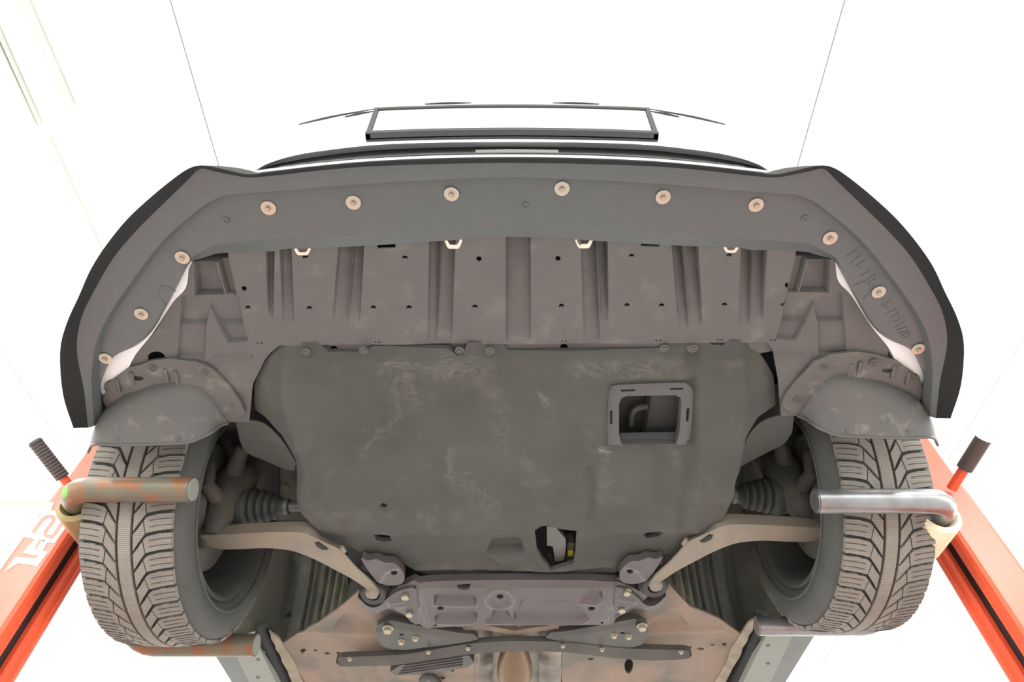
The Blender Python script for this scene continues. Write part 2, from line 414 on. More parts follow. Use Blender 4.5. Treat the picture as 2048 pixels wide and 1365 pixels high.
cS, c1, c2 = both(0, HS), both(1, HL1), both(2, HL2)
c4, c5 = both(3, HC), both(4, HD)
cen = Vector((0, 1.15, 0))
def inward(c, d, dz):
    out = []
    for v in c:
        q = Vector((cen.x - v.x, cen.y - v.y, 0)).normalized(); out.append(v + q * d + Vector((0, 0, dz)))
    return out
c3 = inward(c2, 0.006, HC - HL2)
c3b = [a.lerp(b, 0.06) for a, b in zip(c3, c4)]
for a in c3b: a.z = ZB + HC
cU = inward(cS, 0.014, 0.03); cUU = inward(cS, 0.036, 0.07)
lip = loft('lip_spoiler', [c1, c2, [a.lerp(b, .15) for a, b in zip(c2, c3)], c3, c3b, c4, c5,
     shift(c5, dz=0.003), shift(c4, dz=0.004), shift(c3, dz=0.006), shift(c2, dz=0.012), shift(c1, dz=0.008)], M_LIP, car, True, 28)
rim_ = loft('lip_rim', [cUU, cU, cS, [a.lerp(b, .12) for a, b in zip(cS, c1)], [a.lerp(b, .92) for a, b in zip(cS, c1)], shift(c1, dz=-.0004), shift(c1, dz=.01)], M_GLOSS, lip, True, 28)
tag(rim_, 'deeper black outer rim of the lip')
tag(lip, 'matte black plastic front lip bolted on with large washers')
me_w = disc_mesh('washer', [(-0.001, 0.0062), (0.0, 0.0124), (0.0016, 0.0126), (0.002, 0.0122), (0.002, 0.0)], M_ZINC, 28)
me_b = disc_mesh('bolt', [(0.0, 0.0048), (0.0045, 0.0048), (0.0055, 0.0042), (0.0055, 0.0)], M_BOLT, 6)
me_r = disc_mesh('rivet', [(0.0, 0.0062), (0.0012, 0.0058), (0.0012, 0.0032), (-0.001, 0.003), (-0.001, 0.0)], M_LIP, 16)
for (x, y) in [(537, 416), (707, 405), (903, 388), (1124, 377), (1326, 394), (1512, 410), (365, 515), (1660, 476), (283, 628), (1757, 584), (211, 717), (1836, 698)]:
    p = Q(x, y, HC - 0.0012); ti = Matrix.Rotation(rnd.uniform(-.05, .05), 4, 'X') @ Matrix.Rotation(rnd.uniform(-.05, .05), 4, 'Y')
    k = 1.0
    link('washer', me_w, None, lip, Matrix.Translation(p) @ ti @ Matrix.Scale(k, 4))
    link('bolt', me_b, None, lip, Matrix.Translation(p - Vector((0, 0, 0.002))) @ ti @ Matrix.Rotation(rnd.uniform(0, 1), 4, 'Z'))
for (x, y) in [(452, 441), (1051, 411), (1610, 437)]:
    link('rivet', me_r, None, lip, Matrix.Translation(Q(x, y, HC - 0.001)))
for (x, y, wd, dp) in [(605, 498, 33, 13), (907, 481, 35, 17), (1168, 479, 35, 18), (1462, 496, 29, 10)]:     # U shaped clip ends behind the rear edge
    pr = [(-.5, -6), (-.5, 0.15 * dp), (-.36, .8 * dp), (-.25, dp), (.25, dp), (.36, .8 * dp), (.5, .15 * dp), (.5, -6)]
    o_ = [Q(x + a * wd, y + b, 0.238) for a, b in pr]
    i_ = [Q(x + a * (wd - 11), y + (b if b < 0 else b * 0.60 - 1), 0.238) for a, b in pr]
    sheet('clip', [o_, i_], M_CLIP, lip, 0.0015, 0)
def text_on(s, p0, p1, h, size, name, parent, m, ext=0.0012):
    a, b = Q(*p0, h), Q(*p1, h); xd = (b - a).normalized(); n = Vector((0, 0, -1)); yd = n.cross(xd)
    fc = bpy.data.curves.new('t', 'FONT'); fc.body = s; fc.size = size; fc.extrude = ext; fc.space_character = 1.1
    to = bpy.data.objects.new('t', fc); COL.objects.link(to); bpy.context.view_layer.update()
    me = bpy.data.meshes.new_from_object(to); bpy.data.objects.remove(to)
    me.transform(Matrix.Translation(a) @ Matrix((xd, yd, n)).transposed().to_4x4())
    me.materials.clear(); return link(name, me, m, parent)
text_on('FU-TR-', (1690, 512), (1738, 574), HC, 0.03, 'moulded_lettering', lip, M_LIP)
text_on('-S-FD1//0', (1758, 602), (1812, 692), HC, 0.027, 'moulded_lettering', lip, M_LIP)
for side in (0, 1):                       # moulded half round outline on each side arm
    arc = crm([Q(*p, HC - 0.0005) for p in ([(352, 583), (330, 573), (318, 580), (317, 592), (332, 612)] if not side else [(1707, 572), (1728, 564), (1740, 574), (1738, 588), (1726, 600)])], 5)
    tube('moulded_rib', arc, 0.0011, M_LIP, lip, 6)
# --- white bumper edge between lip and under tray
E = [(197, 838), (200, 808), (207, 785), (211, 764), (248, 749), (271, 710), (306, 666), (345, 606), (371, 577), (377, 540), (383, 527)]
I = [(188, 845), (188, 815), (192, 775), (205, 740), (224, 711), (268, 686), (302, 655), (328, 610), (352, 563), (374, 522), (384, 515)]
# --- bumper skin
def sym(pts, h): return crm([Q(x, y, h) for x, y in pts] + [Q(2048 - x, y, h) for x, y in reversed(pts[:-1])], 4)
b0 = sym([(500, 350), (520, 338), (560, 325), (650, 308), (785, 295), (1024, 291)], 0.315)
b1 = sym([(510, 342), (534, 328), (581, 313), (650, 301), (785, 288), (1024, 284)], 0.300)
b2 = sym([(508, 344), (530, 329), (578, 310), (650, 292), (785, 283), (1024, 279)], 0.335)
b3 = sym([(510, 344), (532, 327), (580, 304), (650, 283), (785, 273), (1024, 268)], 0.38)
b4 = sym([(514, 344), (538, 322), (588, 289), (655, 262), (785, 250), (1024, 245)], 0.46)
b5 = sym([(518, 344), (545, 317), (598, 272), (660, 243), (785, 228), (1024, 222)], 0.53)
b6 = sym([(522, 344), (552, 315), (612, 262), (690, 230), (800, 214), (1024, 208)], 0.58)
bumper = loft('bumper', [b0, b1, b2, b3, b4, b5, b6], M_WHITE, car, False, 60)
tag(bumper, 'white painted bumper skin')
for side in (0, 1):
    e = mr(E, 0, -14) if side else E; i = mr(I, 0, -12) if side else I
    sheet('bumper_edge', [crm([Q(x, y, 0.2382) for x, y in i]), crm([Q(x, y, 0.2372) for x, y in e])], M_WHITE, bumper, 0.002)
    # side skin of the bumper and wing standing inside the lip's rim
    ix = [v for v in (cS[:27] if not side else cS[-27:])]
    k0 = inward(ix, 0.038, 0.07); k1 = inward(ix, 0.045, 0.21); k2 = inward(ix, 0.08, 0.44)
    sheet('bumper_side', [k0, k1, k2], M_WHITE, bumper, 0.004)
# lower intake: dark cavity, radar cover and chrome strip
g0 = shift(b0, dz=0.0, dy=0.01); g1 = sym([(506, 349), (530, 345), (570, 340), (650, 329), (785, 318), (1024, 312)], 0.27)
grille = sheet('lower_grille', [g0, shift([a.lerp(b, .5) for a, b in zip(g0, g1)], dz=0.03), shift(g1, dz=0.0)], M_DARK, car, 0.004)
prism('sensor_cover', [Q(951, 300, 0.281), Q(1024, 298.5, 0.281), Q(1117, 300, 0.281), Q(1116, 308, 0.276), Q(1024, 306.5, 0.276), Q(952, 308, 0.276)], (0, 0.01, 0.01), M_SILL, grille)
ch = sym([(490, 350), (530, 344), (570, 339), (640, 331), (744, 322), (880, 316), (1024, 314)], 0.243)
tube('chrome_strip', ch, 0.0042, M_CHROME, car, 10)
ch2 = sym([(560, 335), (600, 330), (680, 321), (785, 313), (880, 309), (1024, 307)], 0.262)
tube('grille_bar', ch2, 0.0022, M_BRACE, grille, 8)
# upper grille slits
for pts in ([(598, 249), (640, 239), (680, 230.5), (755, 217)], [(690, 234), (720, 227.5), (752, 222)], [(850, 208.5), (900, 206.5), (943, 206)]):
    for side in (0, 1):
        q = mr(pts) if side else pts
        a = crm([Q(x, y, 0.512 if y > 215 else 0.57) for x, y in q]); 
        tube('grille_edge', a, [0.0008 + 0.0016 * math.sin(math.pi * min(1, (k + 1) / len(a))) for k in range(len(a))], M_PLATEFRAME, bumper, 6)
# number plate holder
NP = 13
def pl(s, t):                               # s across -1..1, t up 0..1, of the tilted curved plate
    y = 0.398 - 0.014 * t + 0.006 * s * s; z = CAMZ + 1.193 + 0.110 * t
    return Vector((0.259 * s, y, z))
def plate_grid(name, s0, s1, t0, t1, dy, th, m, parent):
    A = [pl(s0 + (s1 - s0) * k / NP, t0) + Vector((0, dy, 0)) for k in range(NP + 1)]
    B = [pl(s0 + (s1 - s0) * k / NP, t1) + Vector((0, dy, 0)) for k in range(NP + 1)]
    return loft(name, [A, B, shift(B, dy=th), shift(A, dy=th)], m, parent, True, 30)
ph = plate_grid('plate_holder', -1, 1, 0.0, 1, 0.004, 0.01, M_PLATEFRAME, car)
tag(ph, 'black number plate frame with a blank plate')
plate_grid('number_plate', -0.965, 0.965, 0.07, 0.94, -0.0005, 0.004, M_PLATE, ph)
plate_grid('frame_rail', -1, 1, 0.0, 0.08, -0.006, 0.012, M_PLATEFRAME, ph)
plate_grid('frame_rail', -1, 1, 0.93, 1.0, -0.004, 0.01, M_PLATEFRAME, ph)
for s in (-1, 1): plate_grid('frame_rail', min(s, s * .968), max(s, s * .968), 0.0, 1, -0.004, 0.01, M_PLATEFRAME, ph)
# bonnet, wings and added dark sheets above, so that the nose is closed from the ceiling light
hood = sheet('bonnet', [shift(b6, dy=0.0), shift([Vector((v.x * 1.02, v.y + 0.25, v.z + 0.12)) for v in b6]), [Vector((v.x * 1.05, 1.6, ZB + 0.82)) for v in b6]], M_WHITE, car, 0.004)
for s in (-1, 1):
    P = [(0.80, .70), (0.86, 1.0), (0.872, 1.6), (0.88, 2.6), (0.87, 4.3)]
    r0 = crm([(s * x, y, ZB + (0.66 if 0.9 < y < 1.7 else 0.3)) for x, y in P]); r1 = crm([(s * (x - .01), y, ZB + 0.72) for x, y in P]); r2 = crm([(s * (x - .14), y, ZB + 0.85) for x, y in P])
    sheet('wing_panel', [r0, r1, r2], M_WHITE, car, 0.003, off=(-s, 0, 0))
panel('bay_light_blocker', [(470, 420), (1578, 420), (1640, 520), (1760, 660), (1800, 760), (1500, 860), (1420, 1090), (640, 1090), (548, 860), (248, 760), (288, 660), (408, 520)], .34, M_DARK, car, (), None, .05, .02)  # dark sheet added behind the tray openings to block light
box('pan_light_blocker', (-0.70, 1.86, ZB + 0.335), (0.70, 3.4, ZB + 0.35), M_DARK, car)  # dark slab added over the floor pan so its holes stay unlit
box('rear_light_blocker', (-0.45, 1.42, ZB + 0.33), (0.45, 1.9, ZB + 0.35), M_DARK, car)  # level dark slab added to stop a light leak above the shield opening

# --- ribbed under tray
HT = 0.24
tray_out = [(383, 470), (388, 500), (384, 524), (362, 575), (336, 620), (310, 664), (280, 694), (245, 720), (218, 760), (240, 800), (300, 846), (498, 845), (505, 770), (530, 720), (545, 702), (560, 690.5),
            (1536, 686), (1545, 700), (1556, 760), (1562, 832), (1760, 832), (1820, 790), (1835, 750), (1808, 706), (1772, 684), (1742, 650), (1716, 606), (1690, 560), (1668, 514), (1662, 490), (1665, 470)]
halves = [(610, 517), (810, 517), (1263, 514), (1458, 513), (496, 618), (619, 618), (747, 617), (818, 617), (950, 616), (1123, 614), (1254, 613), (1323, 613), (1449, 612), (1567, 612)]
rounds = [(958, 518), (1116, 518), (488, 578), (1575, 571)]
pairs = [(519, 687), (628, 686), (755, 685), (945, 684), (1128, 683), (1316, 681), (1440, 681), (1546, 681)]
tray_holes = [circ(x, y, 6, 6, 6, 180, 361) for x, y in halves] + [circ(x, y, 5.5, 5.5, 8) for x, y in rounds]
for x, y in pairs: tray_holes += [[(x - 6, y + 1), (x - 4.5, y - 3), (x - 1, y + 1)], [(x + 1, y + 1), (x + 4, y - 3), (x + 6.5, y + 1)]]
tray_holes += [[(754, 489), (791, 488), (791, 496), (755, 497)], [(1282, 485), (1319, 486), (1319, 494), (1282, 493)], circ(313, 716, 18, 13, 14), circ(1795, 708, 20, 15, 14)]
grooves = [(533, 548, 490, 538, 545, 640), (560, 581, 490, 567, 588, 650), (678, 705, 485, 665, 693, 648), (708, 727, 485, 696, 718, 652), (860, 880, 475, 856, 872, 689), (882, 910, 475, 873, 902, 689),
           (1013, 1060, 465, 1013, 1060, 688), (1163, 1193, 480, 1170, 1199, 688), (1196, 1214, 480, 1203, 1216, 645), (1344, 1365, 482, 1359, 1377, 660), (1369, 1395, 482, 1381, 1404, 655), (1483, 1507, 490, 1479, 1498, 655), (1510, 1533, 492, 1501, 1524, 645)]
tray_recs = []
for side in (0, 1):
    for poly, dep in (([(390, 527), (430, 527), (448, 592), (391, 592)], .014), ([(434, 515), (455, 515), (472, 592), (454, 592)], .010), ([(388, 490), (452, 490), (456, 522), (388, 522)], .016),
                          ([(364, 594), (475, 592), (484, 646), (437, 646), (420, 612), (412, 646), (362, 646)], .006), ([(438, 650), (485, 650), (494, 682), (457, 685)], .006),
                          ([(360, 650), (410, 650), (408, 716), (356, 716)], .004), ([(425, 713), (505, 710), (505, 715), (426, 719)], -.004)):
        tray_recs.append((mr(poly, 0, -5) if side else poly, dep))
tray_cuts = [r for q, _ in tray_recs for r in rings(q, 4)]
for (a, b, y0, c, d, y1) in grooves:
    for o in (-1.75, 1.75): tray_cuts += [[(a + o, y0), (c + o, y1 + 3)], [(b + o, y0), (d + o, y1 + 3)]]
tray_cuts = [[(x, max(y, 473)) for x, y in l] for l in tray_cuts]
def tray_h(u, v):
    z = np.zeros(u.shape)
    for (a, b, y0, c, d, y1) in grooves:
        t = np.clip((v - y0) / (y1 - y0), 0, 1); l = a + (c - a) * t; r = b + (d - b) * t; wd = 3.5
        m_ = np.clip((u - l) / wd + .5, 0, 1) * np.clip((r - u) / wd + .5, 0, 1) * np.where(v < y1 + 4, 1, 0)
        dep = np.where(t > 0.97, 0.0015, 0.024 * (1 - t) ** 0.75 + 0.002)
        s = (u - l) / np.maximum(r - l, 1)
        z += m_ * dep * (1.0 if (b - a) > 40 else (0.55 + 0.45 * np.clip(s, 0, 1)))
    for q, dep in tray_recs: z += dep * 1.5 * rec(u, v, q, 4)
    z += 0.0012 * sinnoise(u, v, 160, 3)
    for (x, y, r) in [(1175, 683, 14), (1240, 684, 16), (1087, 640, 18), (1135, 658, 8), (615, 640, 12), (845, 640, 10)]:
        z += -0.0015 * ridge(u, v, circ(x, y, r, r), 2.5, True)
    return z
tray = panel('under_tray', tray_out, HT, M_PANEL, car, tray_holes, tray_h, 0.0048, 0.004, 30, tray_cuts)
tag(tray, 'ribbed grey plastic tray behind the lip')
flg = panel('tray_flange', [(520, 680), (1565, 676), (1560, 700), (1470, 716), (1320, 722), (1000, 726), (740, 728), (560, 720)], 0.249, M_PANEL, tray, [circ(668, 699, 8, 7), circ(1128, 695, 8, 7), circ(1443, 690, 9, 8)], None, 0.012)
me_s = disc_mesh('screw', [(0.0, 0.0088), (0.0015, 0.0085), (0.0018, 0.006), (0.0005, 0.0052), (0.0005, 0.0034), (0.0025, 0.0032), (0.0025, 0.0)], M_SCREW, 18)

# --- felt engine shield
HSH = 0.226
sh_out = [(575, 692), (632, 692), (655, 711), (727, 713), (743, 701), (895, 700), (914, 713), (925, 713), (935, 692), (1002, 690), (1015, 711), (1320, 708), (1331, 704), (1350, 689), (1419, 689), (1425, 698), (1449, 700), (1463, 689),
          (1484, 690), (1510, 702), (1529, 725), (1548, 755), (1558, 774), (1562, 805), (1562, 832), (1520, 846), (1492, 878), (1480, 932), (1474, 950), (1470, 966), (1466, 991), (1453, 1022), (1438, 1048), (1410, 1072), (1381, 1090), (1354, 1109), (1322, 1117), (1289, 1121), (1263, 1132), (1244, 1151), (1217, 1166), (1140, 1164), (1038, 1166), (950, 1168), (861, 1170), (830, 1158), (807, 1144), (785, 1125), (724, 1117), (693, 1102), (651, 1075), (621, 1045), (602, 1025), (594, 995), (592, 950), (590, 925), (560, 880), (520, 850), (499, 843), (499, 789), (508, 765), (525, 735), (550, 706)]
HOLE1 = [(1243, 797), (1252, 793), (1350, 791), (1361, 796), (1363, 806), (1359, 866), (1352, 892), (1244, 893), (1238, 870), (1238, 808)]
HOLE2 = [(1069, 1065), (1082, 1053), (1096, 1050), (1120, 1056), (1154, 1058), (1152, 1110), (1148, 1135), (1102, 1143), (1086, 1128), (1074, 1108)]
HOLE3 = [(744, 1076), (760, 1073), (778, 1079), (782, 1092), (765, 1095), (750, 1091)]
HOLE4 = [(1288, 1078), (1292, 1068), (1322, 1062), (1327, 1068), (1318, 1082), (1296, 1086)]
def sh_h(u, v):
    z = np.zeros(u.shape)
    # side facets rise beyond the moulded edge lines
    yl = [690, 774, 843, 900, 942, 1000, 1170]; xl = np.interp(v, yl, [575, 564, 572, 592, 608, 600, 640]); xr = np.interp(v, [690, 760, 805, 900, 935, 1000, 1170], [1478, 1488, 1491, 1485, 1478, 1470, 1400])
    z += 0.028 * np.clip((xl - u) / 75, 0, 1) + 0.028 * np.clip((u - xr) / 75, 0, 1)
    z += np.clip((1 - np.abs(u - xl) / 16), 0, 1) * -0.002 + np.clip((1 - np.abs(u - xr) / 16), 0, 1) * -0.002
    # front rim, rear step
    z += 0.010 * np.clip((724 - v) / 14, 0, 1)
    z += 0.012 * np.clip((v - 1062) / 22, 0, 1) - 0.006 * ridge(u, v, [(830, 1150), (1040, 1146), (1230, 1142)], 5) + 0.006 * ridge(u, v, [(840, 1158), (1040, 1155), (1225, 1150)], 4)
    # broad dents and folds
    z += 0.0045 * sinnoise(u, v, 330, 7) + 0.0014 * sinnoise(u, v, 70, 9)
    z += 0.010 * rec(u, v, [(780, 736), (955, 738), (965, 800), (905, 830), (800, 806), (776, 770)], 40)
    z += -0.006 * ridge(u, v, [(772, 740), (778, 790), (793, 812), (790, 850), (760, 880), (720, 915)], 9)
    z += -0.007 * ridge(u, v, [(902, 888), (897, 940), (925, 965), (950, 1000)], 12) + 0.005 * ridge(u, v, [(885, 920), (890, 990), (880, 1040)], 20)
    z += -0.012 * ridge(u, v, [(1098, 800), (1096, 900), (1092, 1010)], 26)
    z += 0.008 * ridge(u, v, [(1392, 715), (1394, 860), (1380, 980), (1368, 1040)], 13)
    z += 0.006 * ridge(u, v, [(1385, 715), (1380, 740), (1350, 745), (1330, 752)], 10) - 0.004 * ridge(u, v, [(1300, 905), (1310, 1000)], 14) - 0.003 * ridge(u, v, [(1310, 910), (1290, 1020)], 10)
    z += 0.007 * rec(u, v, [(600, 760), (740, 745), (760, 830), (690, 930), (625, 900)], 60)
    # recesses near the rear edge
    z += 0.014 * rec(u, v, [(985, 1092), (1040, 1090), (1046, 1114), (975, 1116)], 5) - 0.006 * rec(u, v, [(968, 1118), (1052, 1116), (1070, 1142), (1000, 1140)], 10)
    z += 0.008 * rec(u, v, [(1215, 765), (1390, 765), (1390, 900), (1210, 900)], 16)
    z += 0.006 * ridge(u, v, [(765, 1018), (768, 1018)], 7) + 0.008 * ridge(u, v, [(1180, 940), (1187, 1010), (1178, 1030)], 9)
    return z * 1.35
shield = panel('engine_shield', sh_out, HSH, M_FELT, car, [HOLE1, HOLE2, HOLE3, HOLE4, circ(767, 1016, 7, 5)], sh_h, 0.0062, 0.012, 45)
me = shield.data; n = len(me.vertices); cc = np.zeros(n * 3); me.vertices.foreach_get('co', cc); cc = cc.reshape(-1, 3)
dd = cc[:, 1] * cP + (cc[:, 2] - CAMZ) * sP; uu = 1024 + F * cc[:, 0] / dd; vv = 682.5 - F * (-cc[:, 1] * sP + (cc[:, 2] - CAMZ) * cP) / dd
wr = np.zeros(n)
for line, wd_, k in (([(770, 742), (830, 738), (960, 740)], 16, .75), ([(790, 760), (792, 800), (795, 830), (760, 870), (725, 905)], 7, .6), ([(905, 895), (895, 940), (905, 975)], 6, .8), ([(800, 750), (830, 790)], 24, .5),
                     ([(1160, 735), (1260, 738), (1330, 732), (1350, 738)], 16, .55), ([(1080, 796), (1087, 812)], 5, 1.6), ([(1204, 902), (1209, 915)], 6, 1.6), ([(1205, 905), (1215, 970)], 9, .5), ([(845, 1035), (870, 1055)], 6, .6),
                     ([(1175, 850), (1190, 890)], 14, .35), ([(930, 960), (980, 1010)], 18, .35), ([(990, 800), (1010, 900)], 20, .25), ([(640, 1020), (700, 1060)], 20, .25)):
    wr = np.maximum(wr, .85 * k * ridge(uu + 9 * sinnoise(uu, vv, 45, 2), vv + 9 * sinnoise(uu, vv, 45, 6), line, wd_ * 1.25))
at = me.attributes.new('wear', 'FLOAT', 'POINT'); at.data.foreach_set('value', wr.astype(np.float32))
nt = M_FELT.node_tree; N = nt.nodes; L = nt.links; b = N['Principled BSDF']; src = b.inputs['Base Color'].links[0].from_socket
an = N.new('ShaderNodeAttribute'); an.attribute_name = 'wear'; nz = N.new('ShaderNodeTexNoise'); nz.inputs['Scale'].default_value = 38; nz.inputs['Detail'].default_value = 10; nz.inputs['Roughness'].default_value = 0.7
mu = N.new('ShaderNodeMath'); mu.operation = 'MULTIPLY'; L.new(an.outputs['Fac'], mu.inputs[0]); mp_ = N.new('ShaderNodeMapRange'); mp_.inputs['From Min'].default_value = 0.42; mp_.inputs['From Max'].default_value = 0.68; L.new(nz.outputs['Fac'], mp_.inputs['Value']); L.new(mp_.outputs['Result'], mu.inputs[1])
mx = N.new('ShaderNodeMix'); mx.data_type = 'RGBA'; L.new(mu.outputs[0], mx.inputs['Factor']); L.new(src, mx.inputs['A']); mx.inputs['B'].default_value = (0.21, 0.203, 0.178, 1); L.new(mx.outputs['Result'], b.inputs['Base Color'])
tag(shield, 'dark felt engine undershield with dents and pale scuffs')
for (x, y) in [(612, 704), (727, 701), (919, 701), (980, 702), (1328, 697), (1387, 697)]:
    link('screw', me_s, None, shield, Matrix.Translation(Q(x, y, HSH + 0.003)))
for (x, y) in [(1450, 1000), (838, 1164), (1025, 1162), (1237, 1160)]:
    link('screw', me_s, None, shield, Matrix.Translation(Q(x, y, HSH - 0.002)))
# splash flaps at both sides of the shield
for side in (0, 1):
    if not side:
        A = [(472, 846, .242), (500, 842, .242), (530, 850, .24), (562, 880, .24), (592, 926, .236)]; B = [(480, 884, .275), (495, 907, .28), (530, 922, .28), (562, 936, .272), (588, 943, .25)]
    else:
        A = [(1588, 834, .245), (1562, 832, .242), (1522, 846, .24), (1494, 878, .24), (1482, 930, .236)]; B = [(1584, 866, .27), (1568, 888, .275), (1540, 903, .275), (1510, 918, .268), (1482, 934, .245)]
    sheet('splash_flap', [crm([Q(*p) for p in A]), crm([Q(*p) for p in B])], M_FELT, shield, 0.003)
# access hatch
fr_o = [(1215, 880), (1217, 795), (1222, 782), (1234, 773), (1360, 769), (1374, 771), (1385, 781), (1387, 800), (1382, 868), (1375, 885), (1360, 894), (1230, 896)]
fr_o = soft(fr_o)
hatch = panel('access_hatch', fr_o, 0.230, M_HATCH, car, [[(1243, 797), (1252, 793), (1350, 791), (1361, 796), (1363, 806), (1359, 866), (1352, 890), (1244, 891), (1238, 870), (1238, 808)],
        [(1242, 780), (1270, 779), (1270, 783), (1242, 784)], [(1340, 777), (1366, 776), (1366, 780), (1340, 781)], [(1220, 823), (1225, 822), (1225, 849), (1220, 850)], [(1373, 818), (1379, 817), (1377, 843), (1372, 844)]],
        lambda u, v: 0.004 * np.clip(1 - pdist(u, v, fr_o) / 8, 0, 1), 0.005, 0.014)
tag(hatch, 'square service hatch frame, its lid hanging open inside')
sheet('hatch_lid', [[Q(1240, 868, .262), Q(1300, 867, .263), Q(1355, 866, .262)], [Q(1244, 893, .232), Q(1300, 892, .232), Q(1358, 890, .232)]], M_HATCH, hatch, 0.003)
box('sump', (Q(1225, 820, .3).x, Q(1300, 790, .3).y, ZB + 0.325), (Q(1375, 820, .3).x, Q(1300, 905, .3).y, ZB + 0.40), M_RUBBER, hatch, 0.01)
tube('oil_pipe', crm([Q(1262, 850, .31), Q(1264, 828, .305), Q(1275, 817, .303), Q(1300, 812, .31)], 5), 0.007, M_SHIELD, hatch, 10)
# bracket seen through the lower opening
mt = prism('mount_bracket', [Q(1094, 1053, .262), Q(1112, 1056, .262), Q(1131, 1078, .262), Q(1132, 1092, .262), Q(1128, 1122, .262), Q(1110, 1124, .262), Q(1106, 1094, .262), Q(1094, 1092, .262)], (0, 0.006, 0.02), M_BRKT, car)
box('damper', (Q(1134, 1085, .28).x, Q(1140, 1085, .28).y, ZB + .275), (Q(1150, 1085, .28).x, Q(1140, 1125, .28).y, ZB + .31), M_SHIELD, mt, 0.004)
box('paint_mark', (Q(1136, 1108, .274).x, Q(1140, 1102, .274).y, ZB + .272), (Q(1146, 1108, .274).x, Q(1140, 1112, .274).y, ZB + .276), mat('yellow_mark', (0.6, 0.42, 0.03), 0.6), mt)
for k, (x0, x1) in enumerate(((1070, 1092), (1096, 1106), (1112, 1124))): tube('mount_rod', [Q(x0, 1100 + 6 * k, .29), Q(x1, 1130, .28)], 0.006, M_SHIELD, mt, 8)

# --- wheel deflectors
for side in (0, 1):
    f = (lambda p: mr(p, 4, -14)) if side else (lambda p: p)
    fl = panel('wheel_deflector', f([(222, 762), (258, 736), (300, 724), (339, 718), (390, 723), (423, 737), (455, 770), (481, 802), (490, 826), (455, 847), (428, 836), (400, 800), (372, 772), (342, 768), (293, 778), (245, 797), (213, 818), (205, 800), (210, 778)]), 0.232, M_DEFL, car,
               [f(circ(276, 757, 12, 5))], lambda u, v: 0.0025 * sinnoise(u, v, 60, 5), 0.008, 0.006)
    tag(fl, 'grey plastic air deflector in front of the %s tyre' % ('right' if side else 'left'))
    T = f([(193, 843, .222), (213, 816, .228), (245, 794, .231), (293, 774, .232), (342, 764, .232), (372, 765, .232), (402, 777, .232), (428, 803, .232), (446, 832, .232), (456, 845, .232)])
    Md = f([(184, 868, .20), (196, 848, .195), (232, 838, .195), (275, 830, .195), (333, 825, .195), (376, 822, .20), (400, 826, .207), (424, 836, .213), (442, 844, .222), (456, 846, .23)])
    B = f([(176, 905, .175), (187, 890, .165), (225, 891, .163), (258, 891, .162), (320, 889, .162), (374, 886, .163), (400, 877, .168), (422, 866, .182), (440, 853, .21), (456, 847, .229)])
    cv = [crm([Q(*p) for p in c]) for c in (T, Md, B)]
    m1 = [a.lerp(b, .5) * .9 + (a + b * 2) / 3 * .1 for a, b in zip(cv[0], cv[1])]
    m1 = [q + Vector((0, -0.006, -0.004)) * math.sin(math.pi * k / (len(m1) - 1)) for k, q in enumerate(m1)]
    sc = sheet('scoop', [cv[0], m1, cv[1], cv[2]], M_DEFL, fl, 0.004, 70, (0, .3, 1))
    tube('scoop_rim', cv[2], 0.003, M_SCREW, fl, 8)
    for (x, y) in ([(305, 737), (410, 745), (466, 810)] if not side else [(1748, 725), (1651, 735), (1595, 801), (1821, 756)]):
        link('screw', me_s, None, fl, Matrix.Translation(Q(x, y, 0.231)))
    for p in f([(233, 758), (262, 745), (330, 738), (350, 742)]):
        tube('stiffening_rib', [Q(p[0], p[1], .231), Q(p[0] + (6 if not side else -6), p[1] + 26, .229)], 0.0035, M_DEFL, fl, 8)
    for p in f([(232, 878), (356, 877)]):
        link('pin', me_r, None, fl, Matrix.Translation(Q(p[0], p[1], .166)) @ Matrix.Rotation(-.8, 4, 'X') @ Matrix.Scale(.6, 4))

